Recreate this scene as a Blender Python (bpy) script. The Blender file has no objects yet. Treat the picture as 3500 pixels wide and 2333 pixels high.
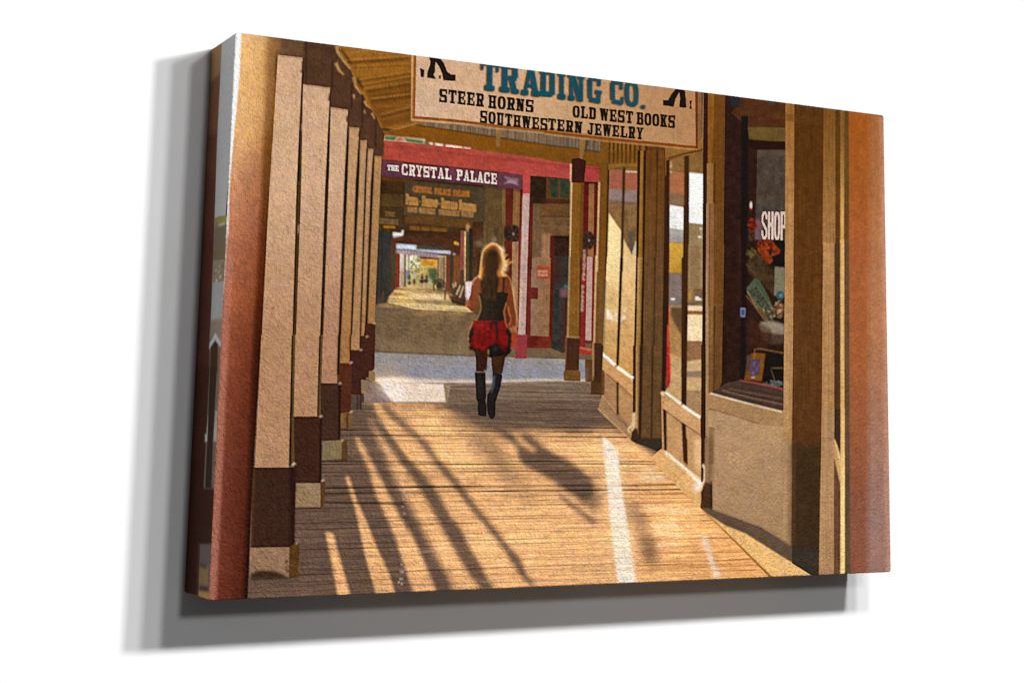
import bpy, math
import numpy as np

C = bpy.context.scene.collection
sc = bpy.context.scene

# ---------------------------------------------------------------- measured geometry (canvas height = 1)
FPX = 5726.27; PCX = 1750 + 410.10; PCY = 1166.5 - 609.91
WW, HH, DEP = 1.4849, 1.0, .15115
SCL, ZC = .5, 1.5                        # metres per unit; height of the canvas centre on the wall


def rot3(a, b, c):
    ca, sa, cb, sb, cc, sc_ = np.cos(a), np.sin(a), np.cos(b), np.sin(b), np.cos(c), np.sin(c)
    return np.array([[cc, -sc_, 0], [sc_, cc, 0], [0, 0, 1]]) @ np.array([[1, 0, 0], [0, ca, -sa], [0, sa, ca]]) @ np.array([[cb, 0, sb], [0, 1, 0], [-sb, 0, cb]])


RM = rot3(-.160866, .523552, -.008439)
CAM = -RM.T @ np.array([-.080169, -.321690, -3.321325])


def wpos(x, y, z):                       # canvas units -> world; the wall is the plane Y = 0
    return (x * SCL, -(z + DEP) * SCL, y * SCL + ZC)


# ---------------------------------------------------------------- camera
from mathutils import Matrix
cd = bpy.data.cameras.new('camera'); cam = bpy.data.objects.new('camera', cd); C.objects.link(cam)
ax = []
for i in range(3):
    v = RM[i]                            # camera axis i in canvas axes
    ax.append((v[0], -v[2], v[1]))
p = wpos(*CAM)
cam.matrix_world = Matrix(((ax[0][0], ax[1][0], ax[2][0], p[0]), (ax[0][1], ax[1][1], ax[2][1], p[1]), (ax[0][2], ax[1][2], ax[2][2], p[2]), (0, 0, 0, 1)))
cd.sensor_width = 36; cd.lens = FPX / 3500 * 36
cd.shift_x = -(PCX - 1750) / 3500; cd.shift_y = (PCY - 1166.5) / 3500
cd.clip_end = 100
sc.camera = cam

# ---------------------------------------------------------------- light: bare wall of a studio, four even lamps and a little fill
w = bpy.data.worlds.new('World'); sc.world = w; w.use_nodes = True
w.node_tree.nodes['Background'].inputs[0].default_value = (1, 1, 1, 1)
w.node_tree.nodes['Background'].inputs[1].default_value = AMB = .085
sc.view_settings.view_transform = 'Standard'; sc.view_settings.look = 'None'
sc.view_settings.exposure = 0; sc.view_settings.gamma = 1; sc.view_settings.use_curve_mapping = False


def wall_washer(x, y, z, power, rad):
    """studio lamp; its nodes cancel falloff and slant, an added evenness over the wall plane"""
    l = bpy.data.lights.new('studio_lamp', 'POINT'); o = bpy.data.objects.new('studio_lamp', l); C.objects.link(o)
    o.location = wpos(x, y, z - DEP); l.shadow_soft_size = rad * SCL
    l.energy = 1; l.use_nodes = True
    nt = l.node_tree; em = nt.nodes['Emission']
    fo = nt.nodes.new('ShaderNodeLightFalloff'); fo.inputs[0].default_value = power
    geo = nt.nodes.new('ShaderNodeNewGeometry'); sp = nt.nodes.new('ShaderNodeSeparateXYZ')
    nt.links.new(geo.outputs['Incoming'], sp.inputs[0])
    ab = nt.nodes.new('ShaderNodeMath'); ab.operation = 'ABSOLUTE'; nt.links.new(sp.outputs[1], ab.inputs[0])
    mx = nt.nodes.new('ShaderNodeMath'); mx.operation = 'MAXIMUM'; nt.links.new(ab.outputs[0], mx.inputs[0]); mx.inputs[1].default_value = .12
    dv = nt.nodes.new('ShaderNodeMath'); dv.operation = 'DIVIDE'; nt.links.new(fo.outputs['Constant'], dv.inputs[0]); nt.links.new(mx.outputs[0], dv.inputs[1])
    nt.links.new(dv.outputs[0], em.inputs['Strength'])
    return o


KP = 60.
LP = [(.89, 1.04, 2.476, .42), (.40, 1.04, 2.476, .235), (-.14, 1.04, 2.476, .20), (-.50, .83, 4.7, .125)]
for x_, y_, z_, p_ in LP: wall_washer(x_, y_, z_, p_ * KP, .12 if z_ < 3 else .2)
# ---------------------------------------------------------------- the printed picture, drawn as code
RX, RY = 1320, 889                       # cells of the print across and down the canvas front
rng = np.random.RandomState(7)
IMG = np.zeros((RY + 1, RX + 1, 3), np.float32)
LAB = np.zeros((RY + 1, RX + 1), np.int16)
SIDE_N = int(round(DEP / HH * RY))
IMS = np.zeros((RY + 1, SIDE_N + 1, 3), np.float32)      # left wrapped edge, column 0 = front edge
OF = {'O': (0, 0, .672), 'A': (700, 100, 3), 'B': (700, 623, 3), 'C': (700, 1146, 3), 'D': (700, 1600, 3),
      'E': (1260, 150, 3.92), 'F': (1860, 150, 3.92), 'G': (1260, 450, 3.92), 'H': (1560, 780, 7.84),
      'I': (1260, 780, 3.92), 'J': (1260, 1100, 3.92), 'K': (1400, 1500, 3), 'L': (2100, 1500, 3),
      'M': (1740, 520, 3.92), 'N': (1740, 880, 3.92), 'P': (1960, 1180, 3.92), 'Q': (2260, 300, 3),
      'R': (2240, 700, 3.92), 'S': (2240, 1050, 3.92), 'T': (2640, 1400, 2.614),
      'a': (380, 60, 3.92), 'b': (380, 1860, 3.92), 'c': (400, 460, 3.92), 'd': (400, 860, 3.92), 'e': (400, 1260, 3.92),
      'n': (0, 0, 1), 'z': (0, 0, 1)}


def lin(c):
    c = np.asarray(c, np.float32) / 255.
    return np.where(c <= .04045, c / 12.92, ((c + .055) / 1.055) ** 2.4)


def mm(tile, pts):                       # measured point -> cell of the canvas front
    x0, y0, s = OF[tile]
    p = np.asarray(pts, float).reshape(-1, 2) / s + (x0, y0)
    d = np.stack([(p[:, 0] - PCX) / FPX, -(p[:, 1] - PCY) / FPX, -np.ones(len(p))], 1) @ RM
    if tile in 'abcdez':                  # the left wrapped edge
        t = (-WW / 2 - CAM[0]) / d[:, 0]
        q = CAM + d * t[:, None]
        return np.stack([-q[:, 2] / DEP * SIDE_N, (.5 - q[:, 1]) * RY], 1)
    t = (0 - CAM[2]) / d[:, 2]
    q = CAM + d * t[:, None]
    return np.stack([(q[:, 0] / WW + .5) * RX, (.5 - q[:, 1]) * RY], 1)


def cover(P, x0, y0, w, h, ss=3):        # exact across, supersampled down
    ys = (np.arange(h * ss) + .5) / ss + y0 - .5
    acc = np.zeros((h * ss, w), np.float32)
    X = np.arange(w) + x0 + .5
    Q = np.roll(P, -1, 0)
    for (ax, ay), (bx, by) in zip(P, Q):
        if ay == by: continue
        sg = 1. if by > ay else -1.
        lo, hi = min(ay, by), max(ay, by)
        i0, i1 = np.searchsorted(ys, lo), np.searchsorted(ys, hi)
        if i1 <= i0: continue
        xc = ax + (ys[i0:i1] - ay) * (bx - ax) / (by - ay)
        acc[i0:i1] += sg * np.clip(X[None] - xc[:, None], 0, 1)
    return acc.reshape(h, ss, w).mean(1)


def box(a, r):
    for ax in (0, 1):
        for _ in (0, 1):
            k = max(1, int(round(r)))
            if k < 1: continue
            a = np.moveaxis(a, ax, 0)
            pad = np.concatenate([np.repeat(a[:1], k, 0), a, np.repeat(a[-1:], k, 0)])
            c = np.concatenate([np.zeros_like(pad[:1]), np.cumsum(pad, 0)])
            a = np.moveaxis((c[2 * k + 1:] - c[:-2 * k - 1]) / (2 * k + 1), 0, ax)
    return a


def vnoise(h, w, sx, sy, seed):
    r = np.random.RandomState(seed)
    gh, gw = int(h / sy) + 3, int(w / sx) + 3
    g = r.rand(gh, gw)
    y = np.arange(h) / sy; x = np.arange(w) / sx
    yi, xi = y.astype(int), x.astype(int)
    fy, fx = (y - yi)[:, None], (x - xi)[None]
    fy, fx = fy * fy * (3 - 2 * fy), fx * fx * (3 - 2 * fx)
    a = g[yi][:, xi] * (1 - fx) + g[yi][:, xi + 1] * fx
    b = g[yi + 1][:, xi] * (1 - fx) + g[yi + 1][:, xi + 1] * fx
    return ((a * (1 - fy) + b * fy) * 2 - 1).astype(np.float32)


NS = {'s': vnoise(RY + 1, RX + 1, 3, 3, 1), 'm': vnoise(RY + 1, RX + 1, 10, 10, 2), 'l': vnoise(RY + 1, RX + 1, 40, 40, 3),
      'v': vnoise(RY + 1, RX + 1, 2.5, 60, 4), 'h': vnoise(RY + 1, RX + 1, 50, 1.6, 5), 'd': vnoise(RY + 1, RX + 1, 5, 9, 6)}
GRAIN = .6 * NS['m'] + .4 * NS['s']


def mask(pts_list, blur, shape):
    allp = np.concatenate(pts_list)
    m = int(blur * 3 + 3)
    x0, y0 = np.floor(allp.min(0)).astype(int) - m
    x1, y1 = np.ceil(allp.max(0)).astype(int) + m
    x0, y0, x1, y1 = max(x0, -40), max(y0, -40), min(x1, shape[1] + 40), min(y1, shape[0] + 40)
    if min(x1, shape[1]) <= max(x0, 0) or min(y1, shape[0]) <= max(y0, 0): return None
    cov = 0
    for P in pts_list: cov = cov + cover(P, x0, y0, x1 - x0, y1 - y0)
    cov = np.clip(np.abs(cov), 0, 1)
    if blur: cov = box(cov, blur / 2.)
    cx0, cy0 = max(0, -x0), max(0, -y0)
    cov = cov[cy0:min(y1, shape[0]) - y0, cx0:min(x1, shape[1]) - x0]
    return cov, slice(max(y0, 0), min(y1, shape[0])), slice(max(x0, 0), min(x1, shape[1]))


def paint(pl, col, a=1, b=0, n=.05, lab=None, c2=None, g=None, side=False, tex=None, tn=.15):
    tgt = IMS if side else IMG
    r = mask(pl, b, tgt.shape)
    if r is None: return
    cov, sy, sx = r
    c = lin(col)[None, None]
    if c2 is not None:
        p0, p1 = g
        yy, xx = np.mgrid[sy, sx]
        d = p1 - p0
        t = np.clip(((xx - p0[0]) * d[0] + (yy - p0[1]) * d[1]) / (d @ d), 0, 1)[..., None]
        cs = np.asarray(col, np.float32) * (1 - t) + np.asarray(c2, np.float32) * t
        c = lin(cs)
    if not side:
        f = 1 + n * 2 * GRAIN[sy, sx]
        if tex: f = f * (1 + tn * 2 * NS[tex][sy, sx])
        c = c * np.clip(f, 0, 3)[..., None]
    k = (cov * a)[..., None]
    tgt[sy, sx] = tgt[sy, sx] * (1 - k) + c * k
    if lab is not None and not side:
        L = LAB[sy, sx]; L[cov > .5] = lab


def X(t, pts, col, **k):                 # filled shape
    side = t in 'abcdez'
    if k.get('g') is not None: k['g'] = mm(t, k['g'])
    paint([mm(t, pts)], col, side=side, **k)


def V(t, xt0, xt1, xb0, xb1, y0, y1, col, **k):   # upright strip, its left/right ends at the top and at the bottom
    k.setdefault('tex', 'v'); k.setdefault('tn', .07)
    X(t, [(xt0, y0), (xt1, y0), (xb1, y1), (xb0, y1)], col, **k)


def Ln(t, pts, w, col, w2=None, **k):    # stroke along a polyline
    p = np.asarray(pts, float); n_ = len(p)
    ws = np.linspace(w, w2 if w2 is not None else w, n_) / 2
    d = np.gradient(p, axis=0); d /= np.linalg.norm(d, axis=1)[:, None] + 1e-9
    nn = np.stack([-d[:, 1], d[:, 0]], 1)
    X(t, np.concatenate([p + nn * ws[:, None], (p - nn * ws[:, None])[::-1]]), col, **k)


def El(t, cx, cy, rx, ry, col, **k):
    an = np.linspace(0, 2 * np.pi, 20, endpoint=False)
    X(t, np.stack([cx + rx * np.cos(an), cy + ry * np.sin(an)], 1), col, **k)


def Bl(t, cx, cy, rx, ry, cnt, sz, cols, seed, **k):     # scatter of small blots
    r = np.random.RandomState(seed)
    for i in range(cnt):
        a, q = r.rand() * 6.283, r.rand() ** .5
        El(t, cx + rx * q * np.cos(a), cy + ry * q * np.sin(a), sz * (.5 + r.rand()), sz * (.5 + r.rand()), cols[r.randint(len(cols))], **k)


# slab letters on a unit box: rectangles and quads
def _r(x0, y0, x1, y1): return [(x0, y0), (x1, y0), (x1, y1), (x0, y1)]
def _q(a, b, c, d, y0=0., y1=1.): return [(a, y0), (b, y0), (d, y1), (c, y1)]
def _ring(x0, x1, wx, wy, y0=0., y1=1.):
    def e(a, b, c, d):
        cx, cy, rx, ry = (a + c) / 2, (b + d) / 2, (c - a) / 2, (d - b) / 2
        return [(cx + rx * np.sign(np.cos(t)) * abs(np.cos(t)) ** .7, cy + ry * np.sign(np.sin(t)) * abs(np.sin(t)) ** .7) for t in np.linspace(0, 6.2832, 20, endpoint=False)]
    return [e(x0, y0, x1, y1), e(x0 + wx, y0 + wy, x1 - wx, y1 - wy)[::-1]]


S_ = .17
def _st(x0, x1, e=.1, t=1, b=1):         # stem with slabs
    o = [_r(x0, 0, x1, 1)]
    if t: o.append(_r(x0 - e, 0, x1 + e, S_))
    if b: o.append(_r(x0 - e, 1 - S_, x1 + e, 1))
    return o


GL = {
    'T': [_r(0, 0, 1, S_), _r(0, 0, .13, .34), _r(.87, 0, 1, .34)] + _st(.36, .64, .14, 0, 1),
    'E': _st(.12, .4, .12) + [_r(.3, 0, .95, S_), _r(.82, 0, .95, .36), _r(.4, .43, .72, .57), _r(.66, .34, .76, .66), _r(.3, 1 - S_, .98, 1), _r(.85, .64, .98, 1)],
    'L': _st(.14, .44, .14) + [_r(.4, 1 - S_, 1, 1), _r(.85, .6, 1, 1)],
    'H': _st(.1, .36, .1) + _st(.64, .9, .1) + [_r(.3, .42, .7, .58)],
    'I': _st(.3, .7, .2),
    'N': _st(.1, .3, .1, 1, 1) + _st(.7, .9, .1, 1, 0) + [_q(.1, .42, .58, .9)],
    'R': _st(.12, .4, .12) + [_r(.4, 0, .8, S_), _q(.8, .82, .68, .97, .0, .1), _r(.68, .08, .96, .46), _r(.4, .42, .88, .57), _q(.5, .78, .64, .92, .55, 1), _r(.66, .86, 1, 1)],
    'P': _st(.12, .4, .14) + [_r(.4, 0, .85, S_), _r(.68, .06, .97, .52), _r(.4, .44, .88, .6)],
    'B': _st(.1, .4, .1) + [_r(.4, 0, .82, .14), _r(.66, .06, .92, .46), _r(.4, .42, .86, .56), _r(.7, .52, .98, .94), _r(.4, .86, .88, 1)],
    'D': _st(.1, .4, .1) + [_r(.4, 0, .84, S_), _r(.68, .08, .98, .92), _r(.4, 1 - S_, .84, 1)],
    'O': [_ring(0, 1, .3, .15)], 'C': [_ring(0, 1, .3, .15)], 'G': [_ring(0, 1, .3, .15)],
    'S': [_r(.1, 0, .98, .16), _r(.02, .05, .32, .46), _r(.1, .4, .9, .6), _r(.68, .54, .98, .95), _r(.02, .84, .9, 1), _r(.84, 0, .98, .34), _r(.02, .66, .16, 1)],
    'U': _st(.1, .38, .1, 1, 0) + [_r(.1, .5, .38, .92), _r(.2, .84, .82, 1)] + _st(.66, .86, .12, 1, 0),
    'W': [_q(.04, .26, .2, .4), _q(.4, .52, .22, .36), _q(.42, .62, .6, .8), _q(.84, .96, .64, .76), _r(0, 0, .34, .14), _r(.38, 0, .66, .14), _r(.76, 0, 1, .14)],
    'A': [_q(.4, .62, .1, .24), _q(.38, .66, .66, .94), _r(.26, .6, .72, .72), _r(0, 1 - S_, .38, 1), _r(.56, 1 - S_, 1, 1)],
    'K': _st(.1, .38, .1) + [_q(.7, .95, .36, .6, 0, .55), _q(.4, .66, .68, .95, .4, 1), _r(.6, 0, 1, .15), _r(.58, .85, 1, 1)],
    'J': [_r(.55, 0, .82, .85), _r(.36, 0, 1, S_), _r(.2, .84, .74, 1), _r(.05, .62, .32, .94)],
    'Y': [_q(.08, .36, .36, .5, 0, .55), _q(.68, .92, .5, .66, 0, .55), _r(.36, .5, .64, 1), _r(0, 0, .42, .15), _r(.6, 0, 1, .15), _r(.22, .85, .78, 1)],
    'M': [_r(.06, 0, .24, 1), _r(.76, 0, .94, 1), _q(.1, .32, .42, .58, 0, .8), _q(.68, .9, .42, .58, 0, .8)],
    '.': [_r(.2, .72, .8, 1)], '-': [_r(.05, .45, .95, .6)],
}
WID = {'I': .62, 'W': 1.25, 'M': 1.2, ' ': .75, '.': .45, 'J': .9}
THIN = {'S': [[(.98, .28), (.8, .28), (.7, .1), (.35, .1), (.22, .24), (.22, .34), (.95, .62), (.98, .85), (.7, 1), (.3, 1), (.02, .85), (.02, .68), (.2, .68), (.3, .9), (.68, .9), (.78, .78), (.78, .7), (.04, .4), (.02, .14), (.3, 0), (.7, 0), (.98, .14)]],
        'H': [_r(.05, 0, .32, 1), _r(.68, 0, .95, 1), _r(.3, .4, .7, .53)], 'O': [_ring(0, 1, .25, .1)],
        'P': [_r(.05, 0, .32, 1), _r(.3, 0, .85, .1), _r(.7, .04, .98, .55), _r(.3, .47, .86, .58)]}


def text(t, s, quad, col, gap=.14, glyphs=GL, bold=0, **k):     # quad: TL TR BR BL in measured points
    if bold:
        for dx in (-bold, bold): text(t, s, [(p[0] + dx, p[1]) for p in quad], col, gap, glyphs, **k)
    q = np.asarray(quad, float)
    tot = sum(WID.get(c, 1) + gap for c in s) - gap
    x = 0.
    for ch in s:
        w = WID.get(ch, 1)
        for poly in glyphs.get(ch, []):
            cs = poly if isinstance(poly[0], list) else [poly]
            out = []
            for c in cs:
                c = np.asarray(c, float)
                u = (x + c[:, 0] * w) / tot; v = c[:, 1]
                p = (q[0] * (1 - u[:, None]) + q[1] * u[:, None]) * (1 - v[:, None]) + (q[3] * (1 - u[:, None]) + q[2] * u[:, None]) * v[:, None]
                out.append(mm(t, p))
            paint(out, col, **k)
        x += w + gap
def wheel(t, cx, cy, rx, ry, seed):
    El(t, cx, cy, rx, ry, (52, 38, 30), n=.3, b=1.5)
    r_ = np.random.RandomState(seed)
    for i in range(14):
        an = i * .449
        Ln(t, [(cx + rx * .3 * np.cos(an), cy + ry * .3 * np.sin(an)), (cx + rx * .95 * np.cos(an), cy + ry * .95 * np.sin(an))], rx * .12, [(92, 70, 56), (30, 20, 16)][i % 2], b=1, a=.8)
    El(t, cx, cy, rx * .28, ry * .28, (30, 22, 18), b=1.5); El(t, cx + 3, cy, rx * .13, ry * .15, (176, 156, 130), b=1.5)


GL['C'] = [_r(0, .14, .3, .86), _r(.12, 0, .78, .17), _r(.12, .83, .86, 1), _r(.68, 0, .9, .36), _r(.76, .66, .95, .94)]
GL['G'] = [_r(0, .14, .3, .86), _r(.12, 0, .78, .17), _r(.12, .83, .8, 1), _r(.68, 0, .9, .34), _r(.52, .52, 1, .66), _r(.66, .6, .92, 1)]
GL['F'] = _st(.12, .4, .12) + [_r(.3, 0, .95, S_), _r(.82, 0, .95, .36), _r(.4, .43, .75, .57)]
L_POST, L_SIGN, L_PALACE, L_MENU, L_BIGPOST, L_WOMAN, L_WIN1, L_WIN2, L_WIN3, L_FLOOR, L_SHADE, L_COL, L_LILAC = 10, 20, 21, 22, 1, 30, 40, 41, 42, 50, 60, 70, 71

# ---- ground of the picture
X('n', [(600, 0), (3200, 0), (3200, 2200), (600, 2200)], (98, 66, 32))
# awning ceiling with rafters
X('A', [(1330, 120), (2700, 300), (2700, 1100), (1780, 1010), (1480, 400)], (158, 106, 38), n=.08)
X('A', [(1640, 620), (2130, 500), (2130, 960), (1830, 1010), (1720, 850)], (128, 82, 26), b=3)
for p, w, c in [([(1400, 255), (1720, 205)], 8, (176, 128, 60)), ([(1510, 400), (2110, 372)], 10, (112, 68, 14)), ([(1560, 500), (2110, 420)], 30, (156, 100, 26)), ([(1600, 590), (2120, 500)], 12, (88, 52, 12)),
                ([(1400, 215), (1500, 330)], 12, (100, 64, 20)), ([(1530, 330), (2110, 330)], 7, (120, 76, 20)), ([(1690, 690), (2110, 640)], 8, (92, 56, 14)),
                ([(1740, 800), (2110, 775)], 7, (150, 104, 44)), ([(1800, 870), (2110, 785)], 6, (158, 112, 52)), ([(1810, 925), (2100, 850)], 6, (150, 100, 44)), ([(1830, 980), (2090, 915)], 5, (90, 54, 14)),
                ([(1890, 1045), (2180, 968)], 7, (182, 138, 80)), ([(1830, 1010), (1900, 1045)], 7, (50, 30, 12))]:
    Ln('A', p, w, c, b=1.2)
for x0_, y0_, x1_, y1_, w_ in ((1420, 290, 2110, 250, 14), (1450, 345, 2110, 300, 26), (1500, 440, 2115, 395, 16), (1540, 545, 2115, 455, 22), (1650, 640, 2115, 560, 20), (1700, 740, 2110, 690, 26), (1760, 840, 2110, 742, 16), (1800, 900, 2110, 820, 20), (1820, 955, 2105, 885, 18)):
    Ln('A', [(x0_, y0_), (x1_, y1_)], w_ * 1.3, (88, 52, 14), b=4, a=.75 if w_ > 18 else .25); Ln('A', [(x0_, y0_ - w_), (x1_, y1_ - w_)], w_ * .4, (186, 136, 66), b=2, a=.6 if w_ > 18 else .15)
# corrugated strip and beam under the sign
X('E', [(560, 1080), (900, 1050), (2352, 1190), (2352, 1400), (1700, 1260)], (128, 106, 84), tex='v', tn=.16)
X('F', [(0, 1190), (760, 1290), (745, 1450), (0, 1350)], (118, 100, 80), tex='v', tn=.2)
X('E', [(100, 1170), (320, 1170), (640, 1085), (1200, 1165), (1715, 1245), (2352, 1345), (2352, 1568), (1900, 1500), (1370, 1420), (880, 1340), (210, 1215)], (134, 84, 20), n=.07)
X('F', [(0, 1350), (480, 1410), (760, 1460), (800, 1568), (0, 1568)], (128, 82, 22), n=.07)
X('M', [(0, -60), (880, -60), (1220, 60), (1220, 190), (1020, 170), (830, 150), (0, 40)], (124, 80, 22), n=.07)
for p in ([(640, 1088), (1700, 1250), (2352, 1345)],): Ln('E', p, 12, (52, 32, 14), b=1.5)
Ln('F', [(0, 1350), (480, 1408), (750, 1448)], 12, (56, 36, 16), b=1.5)
V('E', 1712, 1772, 1712, 1752, 1130, 1375, (150, 114, 68), b=1)
X('F', [(485, 1270), (565, 1275), (540, 1440), (500, 1568), (470, 1568)], (146, 110, 62), b=1.5)
X('F', [(560, 1290), (600, 1290), (560, 1450), (540, 1450)], (74, 60, 44), b=1.5)

# ---- saloon across the street
X('G', [(160, 600), (2080, 760), (2080, 1700), (160, 1700)], (66, 44, 20), n=.2)
X('G', [(1540, 720), (1850, 745), (1850, 1700), (1540, 1700)], (98, 76, 44), n=.14)
X('G', [(160, 830), (460, 840), (460, 1010), (160, 1000)], (84, 62, 32), n=.15)
X('G', [(160, 1010), (450, 1030), (450, 1270), (150, 1250)], (70, 52, 30), n=.15)
text('G', 'THE', [(220, 1070), (350, 1085), (348, 1135), (218, 1120)], (150, 112, 60), b=1)
text('G', 'ENTRANCE', [(152, 1165), (400, 1185), (396, 1245), (148, 1225)], (150, 118, 74), b=1, gap=.25)
X('G', [(200, 1262), (355, 1270), (350, 1292), (200, 1284)], (196, 132, 20), b=2)
X('G', [(150, 590), (600, 640), (600, 670), (150, 640)], (112, 68, 20), b=3)
X('G', [(490, 650), (1570, 750), (1555, 1200), (1410, 1210), (470, 1120)], (80, 66, 44), n=.14, lab=L_MENU)
X('G', [(560, 1120), (1400, 1190), (1390, 1300), (500, 1225), (480, 1150)], (100, 66, 28), n=.12, b=2)
text('G', 'CRYSTAL PALACE SALOON', [(598, 730), (1352, 800), (1350, 878), (596, 803)], (206, 122, 40), b=1, gap=.08, lab=L_MENU)
GL['Z'] = [_r(0, 0, 1, .18), _q(.6, .95, .05, .4), _r(0, .82, 1, 1), _r(0, .05, .14, .34), _r(.86, .66, 1, .95)]
MC = (186, 134, 72)
for w_, x0_, x1_ in (('PIZZA', 505, 660), ('SHRIMP', 722, 925), ('BUFFALO', 980, 1185), ('BURGERS', 1218, 1435)):
    f_ = lambda x_, y_: (x_, y_ + (x_ - 505) * .112)
    c_ = x0_ + (x1_ - x0_) / len(w_)
    text('G', w_[0], [f_(x0_, 838), f_(c_ - 4, 838), f_(c_ - 4, 968), f_(x0_, 968)], MC, lab=L_MENU, bold=3, b=1)
    text('G', w_[1:], [f_(c_ + 4, 876), f_(x1_, 876), f_(x1_, 968), f_(c_ + 4, 968)], MC, lab=L_MENU, gap=.16, bold=2, b=1.4)
for x_, y_ in ((690, 935), (948, 965)): Ln('G', [(x_ - 22, y_), (x_ + 22, y_ + 4)], 12, MC, b=.8)
text('G', 'GOOD WHISKEY', [(524, 1010), (895, 1040), (893, 1105), (522, 1073)], (198, 146, 84), gap=.1, b=1, lab=L_MENU)
text('G', 'TOLERABLE WATER', [(940, 1045), (1402, 1085), (1400, 1145), (938, 1108)], (198, 146, 84), gap=.1, b=1, lab=L_MENU)
X('G', [(540, 1255), (1060, 1290), (1050, 1350), (540, 1320)], (94, 58, 22), b=2)
text('G', 'OPEN BAR-SALOON', [(550, 1268), (1045, 1300), (1045, 1345), (550, 1312)], (160, 104, 30), b=2, a=.7)
X('G', [(470, 1320), (1230, 1350), (1230, 1560), (470, 1560)], (58, 32, 14), n=.3)
X('G', [(880, 1400), (1010, 1420), (1010, 1490), (880, 1470)], (104, 36, 14), b=5, a=.7)
V('G', 1835, 1940, 1835, 1910, 745, 1700, (98, 38, 22), n=.15)
V('G', 1940, 2045, 1920, 2010, 760, 1700, (142, 100, 56), n=.12)
V('G', 2030, 2060, 2010, 2045, 770, 1700, (92, 28, 14))
V('G', 1790, 1835, 1790, 1830, 750, 1700, (126, 94, 56))
wheel('G', 1935, 1370, 105, 125, 1)
El('G', 1835, 1350, 26, 100, (40, 26, 22), b=4)
# tunnel walk: everything between the door on the left and the person
X('I', [(100, 20), (310, 60), (310, 900), (210, 1010), (80, 1010)], (46, 48, 48), n=.18)
V('I', 175, 190, 165, 178, 30, 960, (30, 30, 30), b=1.5)
X('I', [(180, 850), (205, 840), (205, 960), (160, 980)], (96, 52, 40), b=2)
X('I', [(300, 100), (460, 110), (460, 215), (370, 220), (370, 800), (300, 905)], (84, 46, 26), n=.2)
V('I', 318, 360, 318, 350, 310, 690, (52, 66, 36), b=4)
X('I', [(460, 100), (1260, 160), (1260, 800), (1090, 800), (1090, 330), (640, 260), (640, 215), (370, 200)], (72, 36, 16), n=.25)
X('I', [(640, 230), (1010, 265), (1010, 300), (640, 275)], (66, 72, 66), b=2)
X('I', [(400, 330), (1040, 370), (1040, 830), (400, 800)], (196, 176, 116), n=.16)
X('I', [(540, 340), (690, 360), (690, 560), (540, 560)], (238, 236, 214), b=3)
Bl('I', 640, 500, 90, 130, 60, 16, [(120, 128, 70), (196, 184, 110), (220, 210, 160), (90, 104, 50)], 3, b=2)
Bl('I', 700, 590, 110, 60, 40, 16, [(200, 180, 96), (170, 150, 80), (150, 138, 84)], 4, b=2)
X('I', [(800, 520), (925, 530), (925, 740), (860, 760), (790, 640)], (72, 84, 50), b=3, n=.25)
X('I', [(660, 360), (940, 385), (940, 425), (690, 410)], (84, 44, 20), b=2)
X('I', [(690, 418), (928, 432), (918, 515), (705, 508)], (208, 148, 36), b=1.5, n=.12)
text('I', 'BAR', [(750, 440), (880, 448), (878, 495), (748, 488)], (178, 112, 22), b=2)
V('I', 925, 945, 920, 940, 400, 800, (62, 40, 24), b=1.5)
V('I', 945, 1040, 940, 1035, 380, 800, (168, 140, 104), b=2, n=.15)
V('I', 1000, 1020, 996, 1014, 380, 800, (104, 80, 52), b=1.5)
V('I', 420, 478, 420, 470, 340, 800, (214, 200, 190), b=2)
V('I', 420, 478, 420, 470, 560, 800, (178, 138, 116), b=6)
V('I', 480, 505, 475, 498, 340, 800, (48, 44, 44), b=1)
V('I', 505, 530, 500, 524, 340, 560, (226, 214, 190), b=1)
V('I', 530, 548, 528, 540, 340, 640, (128, 100, 70), b=1.5)
for x, y, w, h, c in ((522, 580, 22, 130, (118, 122, 146)), (545, 640, 20, 80, (60, 74, 70)), (548, 720, 22, 60, (48, 44, 44)), (625, 600, 20, 80, (176, 168, 190)), (612, 690, 24, 90, (104, 70, 62)),
                      (718, 650, 24, 60, (96, 40, 40)), (715, 700, 34, 60, (48, 38, 44)), (775, 640, 22, 60, (62, 52, 60)), (770, 690, 34, 66, (40, 34, 40)), (700, 770, 20, 32, (206, 120, 140)), (765, 785, 26, 16, (206, 130, 80)), (825, 700, 22, 50, (150, 160, 140))):
    El('I', x, y + h / 2 - 20, w, h / 2, c, b=2)
for x, y in ((548, 582), (628, 575), (720, 628), (772, 606)): El('I', x, y, 10, 12, (90, 60, 44), b=1.5)
V('I', 368, 420, 358, 412, 340, 805, (128, 44, 34), n=.12)
V('I', 1042, 1096, 1036, 1086, 350, 850, (116, 46, 34), n=.12)
V('I', 1096, 1130, 1092, 1124, 340, 760, (38, 52, 38), b=1.5)
V('I', 1130, 1240, 1124, 1240, 350, 800, (108, 56, 28), n=.2)
for x in (1150, 1185, 1210): V('I', x, x + 10, x - 2, x + 8, 370, 780, (140, 84, 44), b=1.5)
V('I', 1232, 1282, 1226, 1276, 30, 560, (142, 74, 66), n=.1)
V('I', 1226, 1276, 1226, 1270, 560, 900, (76, 52, 42), n=.15, b=2)
X('I', [(368, 285), (560, 300), (945, 355), (940, 395), (760, 380), (368, 330)], (176, 150, 158), b=1)
for i in range(9): V('I', 560 + i * 42, 578 + i * 42, 560 + i * 42, 578 + i * 42, 318 + i * 5, 360 + i * 4, (120, 84, 90), b=1.5)
X('I', [(372, 208), (640, 228), (638, 292), (372, 272)], (206, 216, 236), b=1)
X('I', [(640, 282), (1095, 305), (1100, 345), (960, 335), (640, 300)], (190, 200, 216), b=1)
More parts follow.
